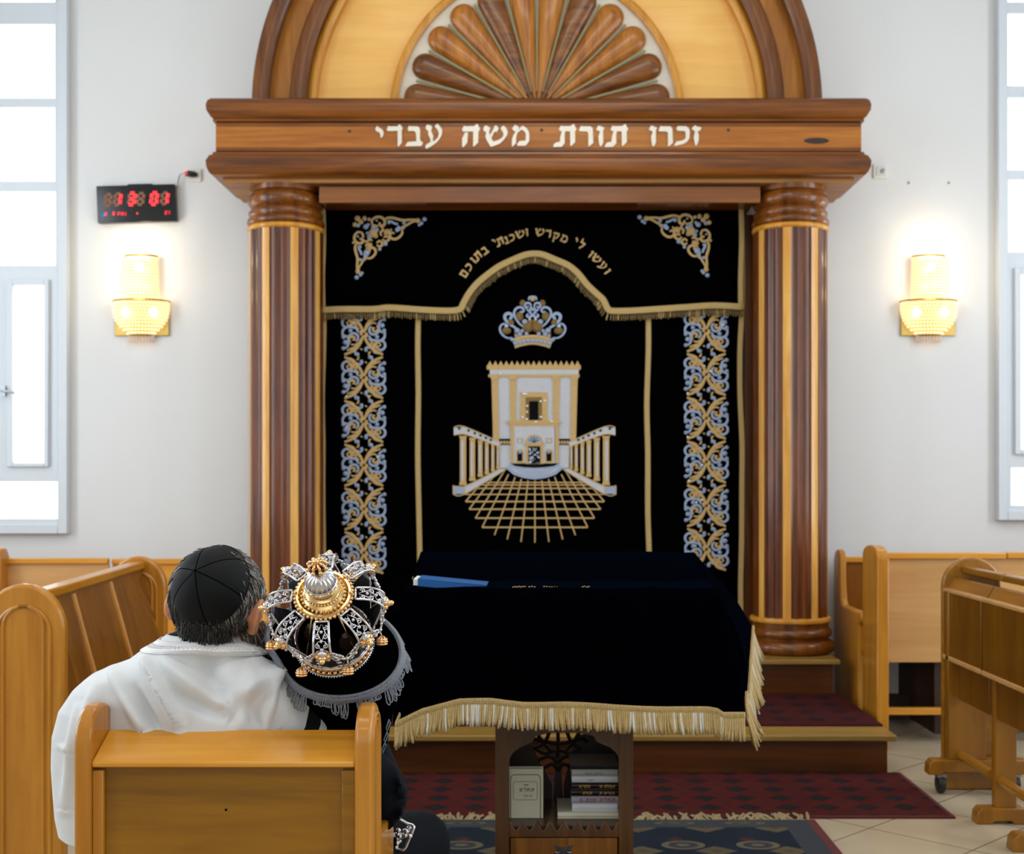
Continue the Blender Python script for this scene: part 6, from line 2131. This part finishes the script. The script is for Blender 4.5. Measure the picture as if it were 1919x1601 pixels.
for k in range(NA):
    m = MB()
    wd = lambda s_: .0185 - .0045 * s_
    for s_ in (-1, 1):
        m.mat(0).tube([arm_pt(k, i / 20, s_ * wd(i / 20), .001) for i in range(21)], .0023, 6)
    m.tube([arm_pt(k, 1.0, o, .001) for o in (-.014, 0, .014)], .0022, 6)
    m.tube([arm_pt(k, .02, o, .001) for o in (-.0185, 0, .0185)], .0022, 6)
    for s_ in (-1, 1):
        for c, hgt in ((.18, .10), (.40, .11), (.63, .11), (.84, .09)):
            sp = []
            for i in range(13):
                th = i / 12 * 2.6 * PI
                rr = (1 - i / 14)
                sp.append(arm_pt(k, c + hgt * .62 * rr * math.cos(th), s_ * (.0075 + .0064 * rr * math.sin(th))))
            m.mat(0).tube(sp, .0013, 5)
        m.tube([arm_pt(k, t, s_ * o) for t, o in ((.1, .001), (.26, .010), (.30, .002), (.5, .009), (.54, .001), (.72, .008), (.92, .001))], .0012, 5)
    for t in (.30, .52, .74):
        m.ball(arm_pt(k, t, 0, .001), .0034, 6, 5)
    m.ball(arm_pt(k, .16, 0, .003), (.0072, .0072, .0072), 8, 6)
    m.build('arm', M['silver'], cr, smooth=180)
    # tiara leaf that rises from the base ring to the arm's foot
    a = PH + 2 * PI * k / NA
    lf = MB()
    def leaf(u, v):
        s_ = -1 + 2 * u
        w_ = .036 * math.sin(PI * (.42 + .50 * v)) ** 1.2 + .002
        r = lerp(.082, .117, v ** .9) - .006 * math.sin(PI * v); z = lerp(.026, .140, v)
        z += .006 * abs(math.sin(s_ * PI * 1.5)) * (1 - v)
        return cp_(r, a + s_ * w_ / r, z)
    lf.grid(leaf, 14, 10)
    lo = lf.build('leaf', M['silver_dark'], cr, smooth=180, solid=.0012)
    sc_m = MB()
    for s_ in (-1, 1):
        sc_m.tube([leaf(.5 + .5 * s_, i / 14) for i in range(15)], .0017, 6)
        for q in range(5):
            v = .10 + .19 * q
            c_ = leaf(.5 + .28 * s_, v); e1 = (leaf(.5 + .30 * s_, v) - c_).normalized(); e2 = (leaf(.5 + .28 * s_, v + .02) - c_).normalized()
            nn = e1.cross(e2); nn = nn if nn.dot(c_ - Cb - axis * .06) > 0 else -nn
            spi = []
            for i in range(11):
                th = i / 10 * 2.4 * PI; rr = (1 - i / 13) * .0068
                spi.append(c_ + e1 * rr * math.cos(th) + e2 * rr * math.sin(th) + nn * .0022)
            sc_m.tube(spi, .0013, 5); sc_m.ball(spi[-1], .0026, 6, 5)
        # scrolls that stand off the flower on either side
        for q in range(2):
            c_ = cp_(.119, a + s_ * (.15 + .10 * q), .142 - .012 * q)
            tn = (-ax_x * math.sin(a) + ax_y * math.cos(a))
            spi = [c_ + tn * s_ * (1 - i / 13) * .0075 * math.cos(i / 10 * 2.4 * PI) + axis * (1 - i / 13) * .0075 * math.sin(i / 10 * 2.4 * PI) for i in range(11)]
            sc_m.tube(spi, .0016, 5); sc_m.ball(spi[0], .0030, 6, 5)
    sc_m.build('scroll_work', M['silver'], lo, smooth=180)
    # gilt flower with a pearl at the foot of the arm
    fl = MB(); c_ = arm_pt(k, .0, 0, .004)
    a = PH + 2 * PI * k / NA
    rad = (ax_x * math.cos(a) + ax_y * math.sin(a)); tan = (-ax_x * math.sin(a) + ax_y * math.cos(a))
    for q in range(6):
        th = 2 * PI * q / 6
        fl.ball(c_ + tan * .0085 * math.cos(th) + axis * .0085 * math.sin(th), (.0055, .0055, .0055), 7, 5)
    fl.ball(c_ + rad * .004, .0075, 8, 6)
    fo = fl.build('flower', M['gold'], cr, smooth=180)
    pe = MB().ball(c_ + rad * .011, .0052, 8, 6); pe.build('pearl', M['gold_pale'], fo, smooth=180)
    # little hanging gold bell between the arms
    am = a + PI / NA
    hb = cp_(.119, am, .118); 
    rad2 = ax_x * math.cos(am) + ax_y * math.sin(am)
    bl = MB()
    cb = hb + rad2 * .006 + Vector((0, 0, -.016))
    for rr, zz in ((.0085, .0), (.0098, -.0035), (.0088, -.008)):
        bl.tube([cb + Vector((rr * math.cos(2 * PI * i / 12), rr * math.sin(2 * PI * i / 12), zz)) for i in range(12)], .0022, 5, closed=True)
    for i in range(8):
        th = 2 * PI * i / 8
        bl.tube([cb + Vector((0, 0, .007)), cb + Vector((.0088 * math.cos(th), .0088 * math.sin(th), .001)), cb + Vector((.0085 * math.cos(th), .0085 * math.sin(th), -.009))], .0015, 5)
    bl.ball(cb + Vector((0, 0, -.004)), .0055, 7, 5)
    bo2 = bl.build('bell', M['gold'], cr, smooth=180)
    MB().tube([hb, cb + Vector((0, 0, .006))], .0012, 5).build('bell_link', M['silver'], bo2, smooth=180)
    # garland from arm to arm along the widest line
    gm = MB()
    gm.tube(smooth_path([arm_pt(k, .03, .015), cp_(.122, a + PI / NA * .6, .130), cp_(.121, am, .118), cp_(.122, am + PI / NA * .4, .130), arm_pt(k + 1, .03, -.015)], 4), .0020, 6)
    for q in range(5):
        t = (q + .5) / 5
        gm.ball(cp_(.1225, a + 2 * PI / NA * t, .120 + .030 * abs(t - .5)), .0036, 6, 5)
    gm.build('garland', M['silver'], cr, smooth=180)
# gilt plate on top and the stepped finial
pl = MB(); pl.lathe(kz([(.0, 0.19), (.045, 0.19), (.050, 0.192), (.053, 0.197), (.057, 0.197), (.0595, 0.193), (.0595, 0.188), (.050, 0.185), (.0, 0.185)]), 64, Cb, M=RM, cap=False)
po = pl.build('top_plate', M['gold_pale'], cr, smooth=40)
b = MB()
for i in range(40):
    a = 2 * PI * i / 40
    b.ball(cp_(.0605, a, 0.19), (.0036, .0036, .0036), 6, 5)
for i in range(8):
    a = 2 * PI * i / 8 + .3
    b.ball(cp_(.058, a, 0.199), (.004, .004, .003), 6, 5)
b.build('plate_edge', M['gold'], po, smooth=180)
b = MB(); b.lathe(kz([(.044, 0.19), (.043, 0.196), (.037, 0.2), (.036, 0.21), (.038, 0.212), (.036, 0.214), (.028, 0.216), (.0275, 0.222)]), 48, Cb, M=RM, cap=False)
for i in range(36): b.ball(cp_(.0375, 2 * PI * i / 36, 0.205), .0028, 6, 4)
for i in range(30): b.ball(cp_(.0455, 2 * PI * i / 30, 0.194), .0034, 6, 4)
b.build('finial_base', M['gold_pale'], cr, smooth=40)
b = MB()
def melon(u, v):
    a = 2 * PI * u; th = PI * .04 + PI * .86 * v
    r = .031 * math.sin(th) * (1 + .055 * math.cos(18 * a)); z = 0.246 - .027 * math.cos(PI - th) * -1 * -1
    return cp_(r, a, 0.246 + .026 * math.cos(PI - th))
b.grid(melon, 144, 16, closed_u=True)
b.tube(circ(.0315, 0.238), .0022, 6, closed=True)
for i in range(18): b.ball(cp_(.0322, 2 * PI * i / 18, 0.233), .003, 6, 4)
b.build('melon_dome', M['silver'], cr, smooth=60)
b = MB()
b.lathe(kz([(.010, 0.27), (.013, 0.274), (.012, 0.28), (.015, 0.284)]), 24, Cb, M=RM, cap=False)
for i in range(8):
    a = 2 * PI * i / 8
    b.tube([cp_(.014, a, 0.282), cp_(.019, a, 0.292), cp_(.015, a, 0.304), cp_(.004, a, 0.308)], .0026, 6)
    b.ball(cp_(.019, a, 0.294), .0042, 6, 5)
b.ball(cp_(0, 0, 0.311), .0055, 8, 6)
b.build('finial_crown', M['gold'], cr, smooth=180)
# inner struts
b = MB()
for k in range(4):
    a = PH + PI / 4 + PI / 2 * k
    b.tube([cp_(.078, a, .026), cp_(.03, a, .183)], .0016, 6)
b.build('inner_strut', M['gold_pale'], cr, smooth=180)
